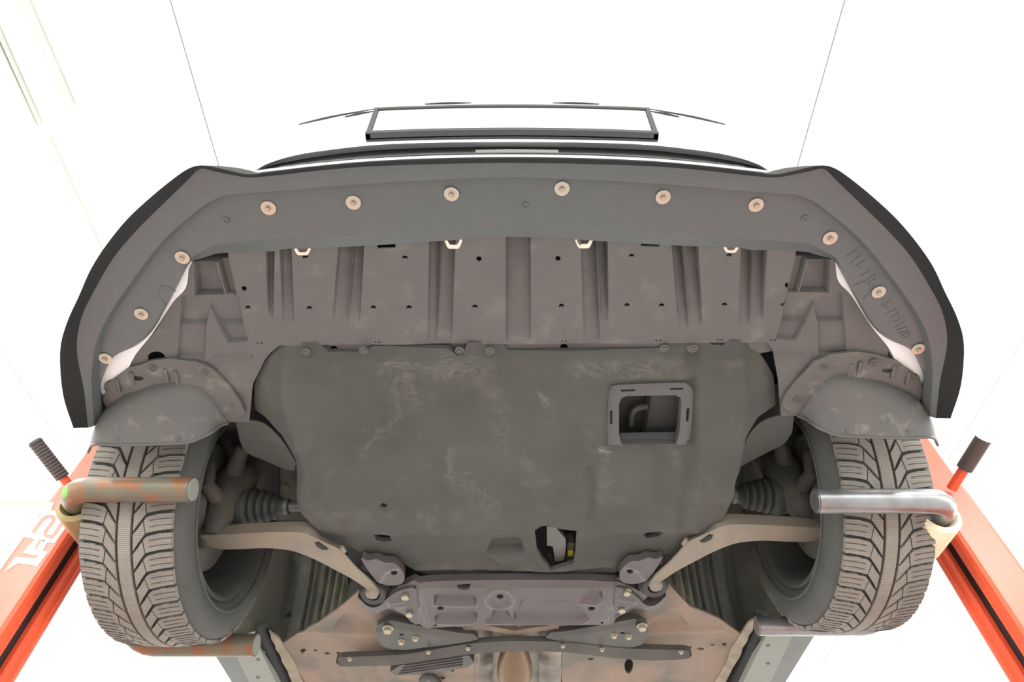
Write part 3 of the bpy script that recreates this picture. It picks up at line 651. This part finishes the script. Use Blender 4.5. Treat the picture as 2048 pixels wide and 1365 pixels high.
# --- wheels
R, TW = 0.325, 0.092
NPITCH = 50
def wheel(side):
    s = 1 if side else -1
    cx, cz = s * 0.80, ZB + (0.349 if side else 0.313)
    C = Vector((cx, AX, cz)); inn = Vector((-s, 0, 0))
    prof = [(-0.092, 0.222), (-0.112, 0.245), (-0.119, 0.272), (-0.113, 0.294), (-0.102, 0.306), (-0.09, 0.3115), (-0.05, 0.3165), (0, 0.318), (0.05, 0.3165), (0.09, 0.3115), (0.102, 0.306), (0.113, 0.294), (0.119, 0.272), (0.112, 0.245), (0.092, 0.222), (0.0, 0.21)]
    ty = lathe('tyre', C, inn, prof, M_TYRE, car, 96, 50, True)
    tag(ty, 'black winter tyre with dusty brown directional tread')
    lathe('tread_groove', C, inn, [(-0.09, 0.3120), (-0.05, 0.3170), (0, 0.3185), (0.05, 0.3170), (0.09, 0.3120), (0.08, 0.30), (0, 0.305), (-0.08, 0.30)], M_GROOVE, ty, 96, 50, True)
    lathe('bead_ridge', C, inn, [(0.113, 0.243), (0.117, 0.248), (0.1145, 0.252), (0.112, 0.246)], M_TYRE, ty, 96, 50, True)
    def rad(u): return R + 0.0005 - 0.0055 * (abs(u) / TW) ** 2.4
    def pt(u, v, r):                  # u across (outwards of the car is +), v round the wheel in pitches; v grows upwards at the front
        a = v * 2 * math.pi / NPITCH
        return Vector((0, -math.cos(a) * r, math.sin(a) * r)) + inn * u
    def block(poly, hgt=0.0085):
        V = [pt(u, v, rad(u)) for u, v in poly] + [pt(u * 1.01, v, rad(u) - hgt) for u, v in poly]; n = len(poly)
        Fc = [tuple(range(n))] + [(i, (i + 1) % n, n + (i + 1) % n, n + i) for i in range(n)]
        return V, Fc
    g = 0.085
    mid = [(.0185, g), (.0185, 1 - g), (.029, 1.32 - g), (.0375, 1.64 - g), (.0425, .87 + g), (.030, .44 + g)]
    sho = [(.0445, .90 + g), (.0395, 1.70 - g), (.0455, 1.88 - g), (.066, 2.02 - g), (.089, 2.07 - g), (.095, 2.075 - g), (.095, 1.09 + g), (.089, 1.08 + g), (.066, 1.02 + g)]
    def split(poly):                  # the two deep sipes of a shoulder block leave three lugs joined at the inner end
        return poly
    shapes = [('tread_block', mid, 0), ('tread_lug', sho, 0), ('tread_block', [(-u, v + .5) for u, v in mid], 0), ('tread_lug', [(-u, v + .5) for u, v in sho], 0)]
    sipes = []
    for k in (.34, .66):
        sipes.append([(.051, .935 + k), (.051, .965 + k), (.07, 1.05 + k), (.0952, 1.09 + k), (.0952, 1.06 + k), (.07, 1.02 + k)])
    MV = []; MF = []
    for nm, poly, _ in shapes:
        me = mesh(nm, *block(poly), 0); me.materials.append(M_TREAD)
        for k in range(NPITCH):
            ang = ((k + 1.0) * 360 / NPITCH + 180) % 360 - 180          # 0 is the front, negative below
            rot = Matrix.Rotation(-k * 2 * math.pi / NPITCH, 4, 'X')
            if -128 < ang < 42:
                link(nm, me, None, ty, Matrix.Translation(C) @ rot)
            else:
                n0 = len(MV); MV += [Matrix.Translation(C) @ rot @ v.co for v in me.vertices]; MF += [tuple(i + n0 for i in p.vertices) for p in me.polygons]
    tag(obj('tread_blocks', MV, MF, M_TREAD, ty, 0), kind='stuff')
    # dark sipe cuts: shallow slots drawn as thin inset strips across the lugs
    SV = []; SF = []
    for sg in (1, -1):
        for k in range(NPITCH):
            for poly in sipes:
                q = [(sg * u, v + k + (.5 if sg < 0 else 0)) for u, v in poly]; n = len(q); n0 = len(SV)
                SV += [C + pt(u, v, rad(u) + 0.0004) for u, v in q] + [C + pt(u, v, rad(u) - .006) for u, v in q]
                SF += [tuple(n0 + i for i in range(n))] + [(n0 + i, n0 + (i + 1) % n, n0 + n + (i + 1) % n, n0 + n + i) for i in range(n)]
    tag(obj('tread_sipe', SV, SF, M_GROOVE, ty, 0), kind='stuff')
    me = mesh('tread_rib', *tube_data_l(Vector((0, 0, 0)), inn, [(-.0125, .318), (-.0125, rad(0)), (.0125, rad(0)), (.0125, .318)], 150, True), 30)
    link('tread_rib', me, M_TREAD, ty, Matrix.Translation(C))
    # rim seen from inside the car
    rim = lathe('rim', C, inn, [(0.100, 0.226), (0.104, 0.222), (0.100, 0.214), (0.085, 0.205), (0.03, 0.196), (-0.05, 0.19), (-0.06, 0.17), (-0.055, 0.06), (-0.03, 0.05), (-0.03, 0.03), (-0.08, 0.03), (-0.085, 0.19), (-0.10, 0.226)], M_RIM, car, 64, 50, True)
    for k in range(5):
        a = k * 2 * math.pi / 5 + .35; d = Vector((0, math.cos(a), math.sin(a)))
        tube('spoke', [C + inn * -0.045 + d * 0.06, C + inn * -0.04 + d * 0.125, C + inn * -0.035 + d * 0.19], [0.024, 0.02, 0.024], M_RIM, rim, 10)
    bd = lathe('brake_disc', C, inn, [(0.0, 0.15), (0.022, 0.15), (0.022, 0.08), (0.05, 0.075), (0.05, 0.03), (0.0, 0.03)], M_SHAFT, car, 48, 30, True)
    lathe('dust_shield', C, inn, [(0.032, 0.155), (0.035, 0.157), (0.037, 0.150), (0.045, 0.09), (0.055, 0.07), (0.05, 0.065), (0.035, 0.085)], M_SHIELD, bd, 48, 40, True)
    # brake caliper ahead of the disc
    tube('brake_caliper', [C + inn * .01 + Vector((0, -.125, .05)), C + inn * .02 + Vector((0, -.135, 0)), C + inn * .02 + Vector((0, -.125, -.055))], [.03, .036, .03], M_CAST, car, 12)
    # knuckle
    kn = tube('knuckle', crm([C + inn * .07 + Vector((0, -.01, .19)), C + inn * .085 + Vector((0, -.02, .11)), C + inn * .09 + Vector((0, -.03, .05)), C + inn * .08 + Vector((0, -.02, -.04)), C + inn * .075 + Vector((0, -.005, -.095))], 4), [.034, .03, .026, .03, .036, .04, .045, .05, .052, .05, .046, .042, .036, .032, .028, .026, .024], M_CAST, car, 12)
    tube('tie_rod_lug', [C + inn * .09 + Vector((0, -.05, .04)), C + inn * .105 + Vector((0, -.10, .07)), C + inn * .12 + Vector((0, -.125, .085))], [.026, .02, .017], M_CAST, kn, 10)
    tube('caliper_lug', [C + inn * .075 + Vector((0, -.05, -.02)), C + inn * .06 + Vector((0, -.10, -.02)), C + inn * .05 + Vector((0, -.115, .03))], [.022, .018, .018], M_CAST, kn, 10)
    # drive shaft with its bellows
    bel = [(0.105, 0.046), (0.115, 0.05), (0.122, 0.05)]
    for k in range(5):
        t = k / 5; rr = 0.049 - 0.020 * t
        bel += [(0.126 + 0.018 * k, rr), (0.131 + 0.018 * k, rr + 0.001), (0.136 + 0.018 * k, rr - 0.003), (0.140 + 0.018 * k, rr - 0.011)]
    bel += [(0.222, 0.020), (0.236, 0.018), (0.236, 0.0)]
    ds = lathe('drive_shaft', C, inn, [(0.2, 0.0), (0.2, 0.0125), (0.36, 0.0125), (0.37, 0.016), (0.42, 0.03), (0.55, 0.034), (0.55, 0.0)], M_SHAFT, car, 24)
    lathe('joint_cup', C, inn, [(0.05, 0.0), (0.05, 0.042), (0.095, 0.045), (0.11, 0.047), (0.118, 0.046), (0.118, 0)], M_SHIELD, ds, 32)
    lathe('bellows', C, inn, [(0.10, 0.0)] + bel, M_RUBBER, ds, 36, 60)
    lathe('clamp', C, inn, [(0.224, 0.0), (0.224, 0.0205), (0.234, 0.0205), (0.234, 0.0)], M_SHAFT, ds, 24)
    return C
WC = [wheel(0), wheel(1)]

# --- control arms
for side in (0, 1):
    f = (lambda p: mr(p, 8, -15)) if side else (lambda p: p)
    h0 = 0.205
    TOP = [(400, 1058), (440, 1053), (492, 1048), (551, 1045), (606, 1044), (628, 1052), (645, 1072), (683, 1092), (692, 1108), (716, 1133), (746, 1157), (760, 1172)]
    RID = [(402, 1074), (440, 1072), (492, 1070), (551, 1067), (600, 1068), (624, 1076), (650, 1087), (680, 1100), (690, 1110), (714, 1136), (742, 1162), (757, 1180)]
    BOT = [(405, 1088), (435, 1100), (475, 1101), (530, 1099), (575, 1103), (605, 1112), (633, 1124), (665, 1141), (685, 1151), (706, 1162), (733, 1180), (748, 1190)]
    t = [Q(x, y, h0 + .036) for x, y in f(TOP)]; r = [Q(x, y, h0) for x, y in f(RID)]; b = [Q(x, y, h0 - .002) for x, y in f(BOT)]
    r2 = [a.lerp(c, .12) for a, c in zip(r, b)]; r3 = [a.lerp(c, .94) for a, c in zip(r, b)]
    r0 = [a.lerp(c, .9) for a, c in zip(t, r)]
    arm = loft('control_arm', [crm(c) for c in (t, r0, r2, r3, shift(b, dz=.006), shift(b, dz=.03))], M_ARM, car, True, 55)
    tag(arm, 'tan pressed steel control arm on the %s' % ('right' if side else 'left'))
    hc = Q(*f([(643, 1094)])[0], h0 - .0025); 
    ang = math.radians(30 if not side else -30)
    # slot in the arm: a dark inset with a rolled edge
    sl = [Q(*p, h0 - .003) for p in f([(630, 1087), (637, 1087), (656, 1099), (654, 1101), (646, 1101), (634, 1095)])]
    prism('slot', sl, (0, 0, .004), M_BLACK, arm)
    e = f([(683, 1094), (690, 1104)]); tube('tab', [Q(*e[0], h0 + .002), Q(*e[1], h0 + .002)], .005, M_ARM, arm, 8)
    ec = Q(*f([(746, 1180)])[0], h0 + .012)
    lathe('arm_end', ec, (0, .25, 1), [(-.022, 0), (-.022, .010), (-.016, .017), (0, .0185), (.02, .0185), (.02, 0)], M_ARM, arm, 24, 60)
    bs = lathe('rear_bush', ec + Vector((0, .016, .004)), (0, .25, 1), [(-.012, .018), (-.014, .03), (-.008, .034), (.02, .034), (.02, .018)], M_RUBBER, car, 28, 40, True)
    cu = lathe('bush_cup', ec + Vector((0, .02, .01)), (0, .25, 1), [(-.004, .034), (-.006, .039), (.004, .042), (.03, .042), (.03, .034)], M_SUB, bs, 28, 40, True)
    # ball joint
    bj = Q(*f([(408, 1080)])[0], h0 + .01)
    lathe('ball_joint', bj, (0, 0, 1), [(-.016, 0), (-.016, .012), (-.01, .02), (.01, .024), (.03, .018), (.055, .012), (.055, 0)], M_CAST, arm, 20, 60)

# --- subframe
sub_out = [(826, 1172), (880, 1168), (1040, 1166), (1180, 1167), (1228, 1170), (1256, 1178), (1298, 1199), (1279, 1219), (1220, 1251), (1040, 1251), (960, 1252), (853, 1257), (821, 1241), (782, 1219), (770, 1202), (796, 1180)]
sub_recs = ([(869, 1194), (876, 1190), (945, 1193), (952, 1199), (950, 1210), (870, 1209)], [(871, 1233), (880, 1228), (945, 1222), (953, 1228), (952, 1242), (930, 1246), (872, 1245)],
                 [(1028, 1228), (1040, 1216), (1046, 1201), (1056, 1199), (1075, 1206), (1138, 1210), (1160, 1222), (1178, 1238), (1160, 1246), (1030, 1246)], [(1158, 1204), (1186, 1182), (1202, 1183), (1204, 1200), (1190, 1208)],
                 [(972, 1245), (985, 1233), (988, 1222), (1014, 1222), (1018, 1233), (1030, 1245)])
def sub_h(u, v):
    z = np.zeros(u.shape)
    for poly in sub_recs:
        z += 0.013 * rec(u, v, poly, 6) - 0.003 * ridge(u, v, poly, 4, True)
    z += -0.006 * ridge(u, v, circ(1000, 1196, 27, 20), 4, True)
    z += -0.008 * ridge(u, v, [(838, 1180), (855, 1246)], 5) - 0.008 * ridge(u, v, [(1227, 1178), (1209, 1240)], 5)
    z += 0.010 * np.clip((838 - u) / 10, 0, 1) + 0.010 * np.clip((u - 1226) / 10, 0, 1) + 0.008 * np.clip((1176 - v) / 6, 0, 1)
    z += -0.004 * rec(u, v, [(784, 1205), (802, 1200), (802, 1204), (785, 1209)], 3)
    return z
subf = panel('subframe', sub_out, 0.205, M_SUB, car, [circ(1000, 1194, 7, 4.5), circ(881, 1217, 7, 4), circ(1183, 1218, 7, 4), circ(1204, 1246, 3, 2.5), circ(871, 1251, 3, 2), [(913, 1173), (941, 1172), (938, 1179), (928, 1181), (917, 1179)]], sub_h, 0.0036, 0.02, 40, [r for q in sub_recs for r in rings(q, 6)])
tag(subf, 'purple grey pressed steel subframe plate')
me_k = disc_mesh('bolt_head', [(0.0, 0.0125), (0.002, 0.0125), (0.0025, 0.009), (0.010, 0.009), (0.0115, 0.0075), (0.0115, 0.0)], M_BOLT, 16)
for (x, y, k) in [(811, 1190, 1.1), (819, 1225, 1.05), (1253, 1183, 1.0), (1243, 1217, 1.05)]:
    link('bolt_head', me_k, None, subf, Matrix.Translation(Q(x, y, .212)) @ Matrix.Scale(k, 4))
# upper mounting ears with rust
for side in (0, 1):
    f = (lambda p: mr(p, 0, -3)) if side else (lambda p: p)
    ear = panel('mounting_ear', soft(f([(722, 1118), (736, 1122), (752, 1119), (770, 1126), (788, 1127), (801, 1138), (809, 1152), (804, 1168), (780, 1172), (758, 1166), (742, 1150)])), .212, M_SUB, subf, [f(circ(788, 1146, 7, 5))],
                lambda u, v: -.005 * ridge(u, v, f([(790, 1136), (770, 1142), (758, 1160)]), 5), .006, .02)
    nk = panel('bush_bracket', soft(f([(716, 1196), (718, 1212), (734, 1226), (756, 1232), (780, 1226), (812, 1238), (838, 1248), (836, 1182), (800, 1182), (774, 1198), (760, 1212), (744, 1216), (730, 1210)])), .208, M_SUB, subf, (),
               lambda u, v: .007 * np.clip(1 - pdist(u, v, f([(718, 1212), (734, 1226), (756, 1232), (780, 1226), (812, 1238)]), False) / 9, 0, 1) - .005 * ridge(u, v, f([(780, 1206), (805, 1202)]), 4) - .005 * ridge(u, v, f([(782, 1214), (806, 1211)]), 4), .005, .025)
    br = panel('brace_plate', soft(f([(752, 1259), (762, 1250), (779, 1247), (849, 1260), (915, 1271), (947, 1275), (953, 1281), (900, 1290), (840, 1297), (805, 1301), (766, 1294), (754, 1275)])), .202, M_BRACE, car,
               [f(circ(803, 1270, 5, 2)), ], lambda u, v: .008 * np.clip(1 - pdist(u, v, f([(752, 1259), (779, 1247), (849, 1260), (947, 1275)]), False) / 8, 0, 1), .006, .016)
    for (x, y, k) in ([(776, 1257, 1.2), (831, 1277, .75), (803, 1283, .8)] if not side else [(1284, 1252, 1.15), (1228, 1271, .75), (1257, 1273, .75)]):
        link('bolt_head', me_k, None, br, Matrix.Translation(Q(x, y, .202)) @ Matrix.Scale(k, 4))
# long curved cross brace
UP = [(672, 1322), (680, 1317), (693, 1315), (750, 1313), (815, 1309), (870, 1300), (923, 1291), (980, 1285), (1035, 1283), (1121, 1285), (1180, 1291), (1242, 1297), (1310, 1300), (1360, 1301), (1376, 1303), (1383, 1308)]
DN = [(672, 1327), (681, 1333), (693, 1334), (750, 1333), (800, 1330), (866, 1319), (925, 1311), (980, 1306), (1035, 1304), (1125, 1305), (1180, 1311), (1240, 1318), (1303, 1322), (1360, 1320), (1376, 1318), (1383, 1313)]
u_ = crm([Q(x, y, .200) for x, y in UP]); d_ = crm([Q(x, y, .188) for x, y in DN]); n_ = len(u_)
md = [a.lerp(b, .28) + Vector((0, 0, -.001)) for a, b in zip(u_, d_)]
brace = loft('cross_brace', [shift(u_, dz=.016), u_, md, d_, shift(d_, dy=.004, dz=.014)], M_BRACE, car, True, 50)
tag(brace, 'long dark curved steel cross brace under the floor')
for (x, y) in [(700, 1318), (857, 1304), (936, 1297), (1126, 1292), (1204, 1299), (1362, 1304)]:
    link('bolt_head', me_k, None, brace, Matrix.Translation(Q(x, y, .192)) @ Matrix.Scale(.55, 4))

# --- floor, tunnel, exhaust
def pan_h(u, v):
    z = 0.004 * sinnoise(u, v, 120, 21)
    z += -.012 * rec(u, v, [(690, 1318), (740, 1300), (800, 1285), (800, 1296), (740, 1312)], 14)
    for side in (0, 1):
        q = mr([(668, 1258), (690, 1228), (706, 1226), (728, 1240), (752, 1262)], -4, -4) if side else [(668, 1258), (690, 1228), (706, 1226), (728, 1240), (752, 1262)]
        z += .008 * rec(u, v, q, 6)
        l = mr([(600, 1262), (700, 1266), (760, 1268)], -4, -4) if side else [(600, 1262), (700, 1266), (760, 1268)]
        z += -.006 * ridge(u, v, l, 4)
        l = mr([(720, 1305), (770, 1292), (805, 1280)], -4, -4) if side else [(720, 1305), (770, 1292), (805, 1280)]
        z += -.012 * ridge(u, v, l, 8)
    for x in (700, 735, 770): z += .004 * ridge(u, v, [(x - 20, 1330), (x + 10, 1400)], 6)
    for x in (1260, 1330, 1390): z += .004 * ridge(u, v, [(x + 10, 1325), (x - 10, 1400)], 6)
    return z
pan = panel('floor_pan', [(563, 1290), (600, 1266), (640, 1244), (690, 1205), (733, 1166), (760, 1190), (830, 1215), (955, 1248), (962, 1300), (958, 1345), (960, 1480), (672, 1480), (610, 1365)], .245, M_PAN, car,
            [circ(606, 1305, 6, 5), circ(630, 1304, 4, 2), circ(654, 1310, 6, 2.5), circ(677, 1308, 5, 2.5), circ(775, 1293, 6, 2), circ(885, 1356, 6, 3), circ(905, 1340, 3, 4)], pan_h, .007, .006, 45)
pan2 = panel('floor_pan', [(1482, 1270), (1440, 1240), (1380, 1215), (1335, 1165), (1310, 1160), (1290, 1190), (1220, 1215), (1118, 1245), (1115, 1300), (1124, 1365), (1130, 1480), (1400, 1480), (1452, 1360), (1478, 1310)], .245, M_PAN, car,
            [circ(1448, 1291, 6, 4), circ(1424, 1289, 4, 2), circ(1400, 1296, 8, 2.5), circ(1379, 1294, 4, 2.5), circ(1280, 1284, 6, 2), circ(1181, 1317, 6, 2.5), circ(1258, 1335, 9, 16)], pan_h, .007, .006, 45)
for o in (pan, pan2): tag(o, 'tan primed steel floor pan')
for i, (x0, x1) in enumerate([(950, 985), (1078, 1122)]):       # crumpled heat shield flanks of the tunnel
    a = crm([Q(x0 if not i else x1, y, .243) for y in (1245, 1290, 1340, 1400, 1470)], 6)
    b = crm([Q((x1 if not i else x0), y, .285) for y in (1245, 1290, 1340, 1400, 1470)], 6)
    mdl = [p.lerp(q, .5) + Vector((0, 0, -.008 + .006 * math.sin(k * 1.7))) for k, (p, q) in enumerate(zip(a, b))]
    sheet('heat_shield', [a, mdl, b], M_TUNNEL, car, .002)
box('tunnel_roof', (Q(950, 1300, .3).x, Q(1024, 1240, .3).y, ZB + .31), (Q(1122, 1300, .3).x, 3.2, ZB + .33), M_TUNNEL, car)
p0 = Q(1029, 1245, .235)
ex = lathe('exhaust', Q(1029, 1322, .245), (0, 1, -.10), [(-.30, .022), (-.12, .022), (-.07, .026), (-.03, .042), (0.02, .052), (.06, .053), (.09, .047), (.105, .030), (.12, .024), (.6, .024), (.6, 0)], M_EXH, car, 36, 50)
tag(ex, 'round golden brown exhaust resonator')
sheet('tunnel_bridge', [crm([Q(*p, .222) for p in [(925, 1254), (960, 1251), (1000, 1257), (1030, 1262), (1060, 1257), (1100, 1252), (1118, 1247)]]), crm([Q(*p, .219) for p in [(927, 1262), (960, 1261), (1000, 1266), (1028, 1274), (1060, 1266), (1100, 1261), (1118, 1258)]])], M_PAN, car, .01)
# ribbed plastic box beside the tunnel
bxp = [Q(792, 1352, .222), Q(780, 1345, .222), Q(800, 1332, .222), Q(905, 1312, .222), Q(938, 1312, .222), Q(948, 1326, .222), Q(935, 1336, .222), Q(850, 1350, .222)]
pb_ = prism('plastic_box', bxp, (0, 0, .03), M_BRACE, car)
for k in range(4):
    a = Q(798 + 4 * k, 1349 - 5.5 * k, .221); b_ = Q(925, 1331 - 5.5 * k, .221); tube('box_rib', [a, b_], .0025, M_SUB, pb_, 6)
tube('wiring', crm([Q(845, 1362, .225), Q(856, 1352, .222), Q(870, 1362, .225), Q(880, 1372, .23)], 5), .012, M_RUBBER, car, 10)
# sills, seam flange
for side in (0, 1):
    f = (lambda p: mr(p, 4, -28)) if side else (lambda p: p)
    def run(a, b, h): return [Q(*f([a])[0], h), Q(*f([b])[0], h)]
    A = run((417, 1290), (535, 1480), .215); B_ = run((462, 1290), (552, 1480), .200); C_ = run((508, 1276), (608, 1480), .200); D_ = run((512, 1256), (616, 1480), .222)
    si = loft('sill_trim', [shift(A, dz=.06), A, [a.lerp(b, .12) for a, b in zip(A, B_)], B_], M_BRACE, car, False, 30)
    sg = sheet('sill', [B_, C_], M_SILL, car, .02, 0)
    loft('sill_gap', [C_, D_, shift(run((536, 1258), (634, 1480), .24), dz=.02)], M_BLACK, car, False, 0)
    wv = crm([Q(*p, .236) for p in f([(538, 1264), (548, 1290), (562, 1318), (585, 1365), (650, 1480)])], 6); wv2 = crm([Q(*p, .243) for p in f([(556, 1276), (572, 1300), (592, 1332), (606, 1365), (672, 1480)])], 6)
    wv = [p + Vector((.002 * math.sin(k * 1.3), 0, 0)) for k, p in enumerate(wv)]
    sheet('seam_flange', [wv, wv2], M_WELD, car, .006)
    for p in f([(527, 1305), (516, 1320), (516, 1356)]):
        link('plug', me_r, None, sg, Matrix.Translation(Q(p[0], p[1], .1995)) @ Matrix.Scale(.9, 4))
# --- wheel arch liners and inner wings
for side in (0, 1):
    s = 1 if side else -1
    C = WC[side]; f = (lambda p: mr(p, 0, -12)) if side else (lambda p: p)
    base = crm([Q(x, y, .25) for x, y in f([(736, 1164), (718, 1180), (692, 1206), (664, 1229), (640, 1247), (602, 1270), (564, 1290), (540, 1280), (500, 1272), (450, 1268), (400, 1262), (340, 1255)])], 8)
    rows = []
    for k, p in enumerate(base):
        pu = back(p)[0]; pu = 2048 - pu if side else pu
        rb = .013 * (0.5 + 0.5 * math.sin((pu - 590) / 17 * 2 * math.pi)) ** 0.6 if 590 < pu < 692 else 0
        col = [p + Vector((0, 0, 0))]
        for hh, dy in ((.03, 0.004), (.08, -.002), (.14, -.02), (.20, -.045), (.26, -.085), (.32, -.15), (.36, -.25)):
            col.append(Vector((p.x, p.y + dy - (rb if .02 < hh < .3 else 0) * 1.6, p.z + hh)))
        rows.append(col)
    ln = loft('arch_liner', rows, M_LINER, car, False, 40)
    dome = []
    for x in (.52, .60, .70, .80, .87):
        dome.append([Vector((s * x, C.y + .40 * math.cos(math.radians(a)), C.z + .40 * math.sin(math.radians(a)))) for a in range(35, 186, 10)])
    sheet('arch_dome', dome, M_LINER, ln, .003)
    tag(ln, 'ribbed dirty wheel arch liner on the %s' % ('right' if side else 'left'))
    # inner wing: upright dark sheet inboard of the wheel, open round the drive shaft
    wv = [Vector((s * .46, C.y + dy, ZB + dz)) for dy, dz in ((-.42, .27), (-.42, .52), (.42, .52), (.42, .27), (.2, .36), (.08, .42), (-.08, .42), (-.2, .36))]
    prism('inner_wing', wv, (s * .004, 0, 0), M_LINER, car)
    tube('strut', [C + Vector((-s * .1, 0, .1)), C + Vector((-s * .16, .01, .42))], [.03, .026], M_CAST, car, 14)
    tube('track_rod', [C + Vector((-s * .12, -.125, .085)), C + Vector((-s * .40, -.12, .09))], .009, M_SHAFT, car, 10)
    box('engine_side', (min(s * .40, s * .30), .95, ZB + .29), (max(s * .40, s * .30), 1.5, ZB + .50), M_RUBBER, car, .02)

# ------------------------------------------------------------------ the lift: two masts with forks under the front wheels
YC = 1.27                                                   # front face of the masts
def mast(side):
    s = 1 if side else -1
    f = (lambda p: mr(p)) if side else (lambda p: p)
    def xat(p): return QY(*f([p])[0], YC).x
    lab = 'red lift mast with %s, holding the %s front wheel' % (('a bright steel fork bar' if side else 'white lettering and rusty fork bar'), ('right' if side else 'left'))
    x0 = (xat((18, 1100)) + xat((101, 1000))) / 2; x1 = (xat((113, 1100)) + xat((146, 1054))) / 2
    root = empty('lift_mast', ((x0 + x1) / 2, YC + .08, 0), lab, 'lift', 'lift masts')
    topz = ZB + .62
    lo, hi = min(x0, x1), max(x0, x1)
    def dep(px, py):                                        # Y of the point of the mast's inner side x = x1 seen there
        return QX(*f([(px, py)])[0], x1).y
    ya, yb, yc = dep(161, 1071), dep(163, 1106), dep(166, 1144)
    box('front_post', (lo, YC, 0.06), (hi, ya, topz), M_RED, root, .012)
    box('guide_channel', (min(x0, x1 - s * -.02), ya - .002, 0.06), (max(x0, x1 - s * -.02), yb + .002, topz), M_BLACK, root)
    rp = box('rear_post', (lo, yb, 0.06), (hi, yc, topz), M_RED, root, .01)
    tube('edge_bead', [(x1, (yb + yc) / 2, .1), (x1, (yb + yc) / 2, topz - .02)], .004, M_RED, rp, 8)
    box('base_foot', (lo - .25, YC - .35, 0), (hi + .25, yc + .45, .06), M_RED, root, .01)
    # socket and fork bars
    bars = [(980, 1.06, 105, 385, .0255), (1291, 1.62, 240, 512, .027)] if not side else [(1003, 1.085, 1930, 1632, .0255), (1253, 1.615, 1735, 1515, .024)]
    bm_ = M_STEELBAR if side else M_RUSTBAR
    car_y0, car_y1 = 1.14, 1.60
    for k, (py, Y, pxo, pxi, r) in enumerate(bars):
        po = QY(pxo, py, Y); pi_ = QY(pxi, py, Y); z = po.z
        xo = -.925 if not side else .935
        # the bar bends at its outer end into the socket of the carriage
        xo = po.x + (-s) * r if k == 0 else s * .945
        dirn = 1 if k == 0 else -1
        path = [Vector((pi_.x, Y, z)), Vector((xo - s * .05, Y, z))] + [Vector((xo - s * .05 + s * .05 * math.sin(a), Y + dirn * .05 * (1 - math.cos(a)), z + .012 * (1 - math.cos(a)))) for a in (.4, .8, 1.2, math.pi / 2)] + [Vector((xo, Y + dirn * .12, z + .03))]
        fb = tube('fork_bar', path, r, bm_, root, 22)
        tag(fb, ('bright steel' if side else 'rusty steel') + (' bar in front of' if k == 0 else ' bar behind') + ' the tyre')
        tube('bar_end', [path[0] + Vector((-s * .003, 0, 0)), path[0] + Vector((s * .004, 0, 0))], r * .9, M_SILL if not side else M_STEELBAR, fb, 22)
        if not side and k == 0:
            pp = path[2:6]; tube('paint_mark', [q + Vector((0, -.010, -.006)) for q in pp], [r * .55, r * .72, r * .7, r * .4], M_GREEN, fb, 14)
        sk = Vector((xo, Y + dirn * .065, z + .016)); dv = Vector((0, dirn, .12)).normalized()
        lathe('socket', sk, dv, [(0, r + .002), (-.012, r + .010), (-.006, r + .02), (.012, r + .021), (.10, r + .021), (.10, r + .002)], M_CREAM if side else M_BRASS, root, 32, 50, True)
    zc = ZB + .14
    xi, xq = s * .965, x1
    box('carriage', (min(xi, xq), 1.32, zc + .10), (max(xi, xq), 1.46, zc + .30), M_RED, root, .01)
    return root, x0, x1
mL, x0L, x1L = mast(0)
mR, x0R, x1R = mast(1)
# white lettering on the left mast
def dec(pts, dy): return [QY(x / 6.825, 980 + y / 6.825, YC - dy) for x, y in pts]
prism('lettering', dec([(310, 860), (480, 680), (600, 690), (645, 722), (585, 832), (652, 856), (505, 1050), (440, 1028), (240, 1003), (66, 1118), (200, 932), (232, 920), (490, 946), (530, 905)], .0015), (0, .0015, 0), M_LETTER, mL)
prism('lettering', dec([(315, 640), (560, 340), (650, 170), (742, 172), (690, 280), (860, 318), (990, 382), (742, 730), (640, 714), (470, 676)], .0015), (0, .0015, 0), M_LETTER, mL)
prism('letter_counter', dec([(530, 682), (576, 684), (492, 812), (464, 806)], .002), (0, .002, 0), M_RED, mL)
sp_ = crm([Vector((x, y, 0)) for x, y in [(445, 592), (520, 490), (600, 392), (670, 366), (735, 385), (715, 450), (640, 545), (612, 600), (650, 636), (720, 636), (790, 540), (885, 398)]], 4)
le = []; ri = []
for k, p in enumerate(sp_):
    d = (sp_[min(k + 1, len(sp_) - 1)] - sp_[max(k - 1, 0)]).normalized(); n = Vector((-d.y, d.x, 0)) * 25
    le.append((p.x + n.x, p.y + n.y)); ri.append((p.x - n.x, p.y - n.y))
loft('letter_counter', [dec(le, .002), dec(ri, .002), dec(ri, .0005), dec(le, .0005)], M_RED, mL, True, 0)
# grips
def grip(root, p0, p1, r, ribs):
    d = (p1 - p0); n = 26 if ribs else 2; path = [p0 + d * (k / n) for k in range(n + 1)]
    rr = [r * (1 if not ribs else (1.0 if k % 2 else 0.9)) for k in range(n + 1)]
    g = tube('grip', path, rr, M_GRIP, root, 18, 30)
    e = d.normalized(); tube('grip_cap', [p1 - e * .001, p1 + e * .003], [r * .98, r * .8], M_CREAM if not ribs else M_GRIP, g, 18)
    if ribs: tube('grip_bore', [p1 - e * .004, p1 + e * .0035], r * .55, M_GRIP, g, 14)
    return g
a, b_ = QY(126, 956, 1.20), QY(70, 884, 1.12)
grip(mL, a, b_, .0155, True)
tube('handle_stem', [a, a + (a - b_).normalized() * .07], .010, M_RED, mL, 12)
a, b_ = QY(1929, 938, 1.20), QY(1967, 878, 1.12)
grip(mR, a, b_, .018, False)
tube('handle_stem', [a, a + (a - b_).normalized() * .06], .012, M_RED, mR, 12)
# control box of the right mast
cb = QY(1990, 1161, YC + .02)
box('control_box', (x0R + .001, YC + .02, cb.z - .5), (x0R + .22, YC + .16, cb.z), M_RED, mR, .01)
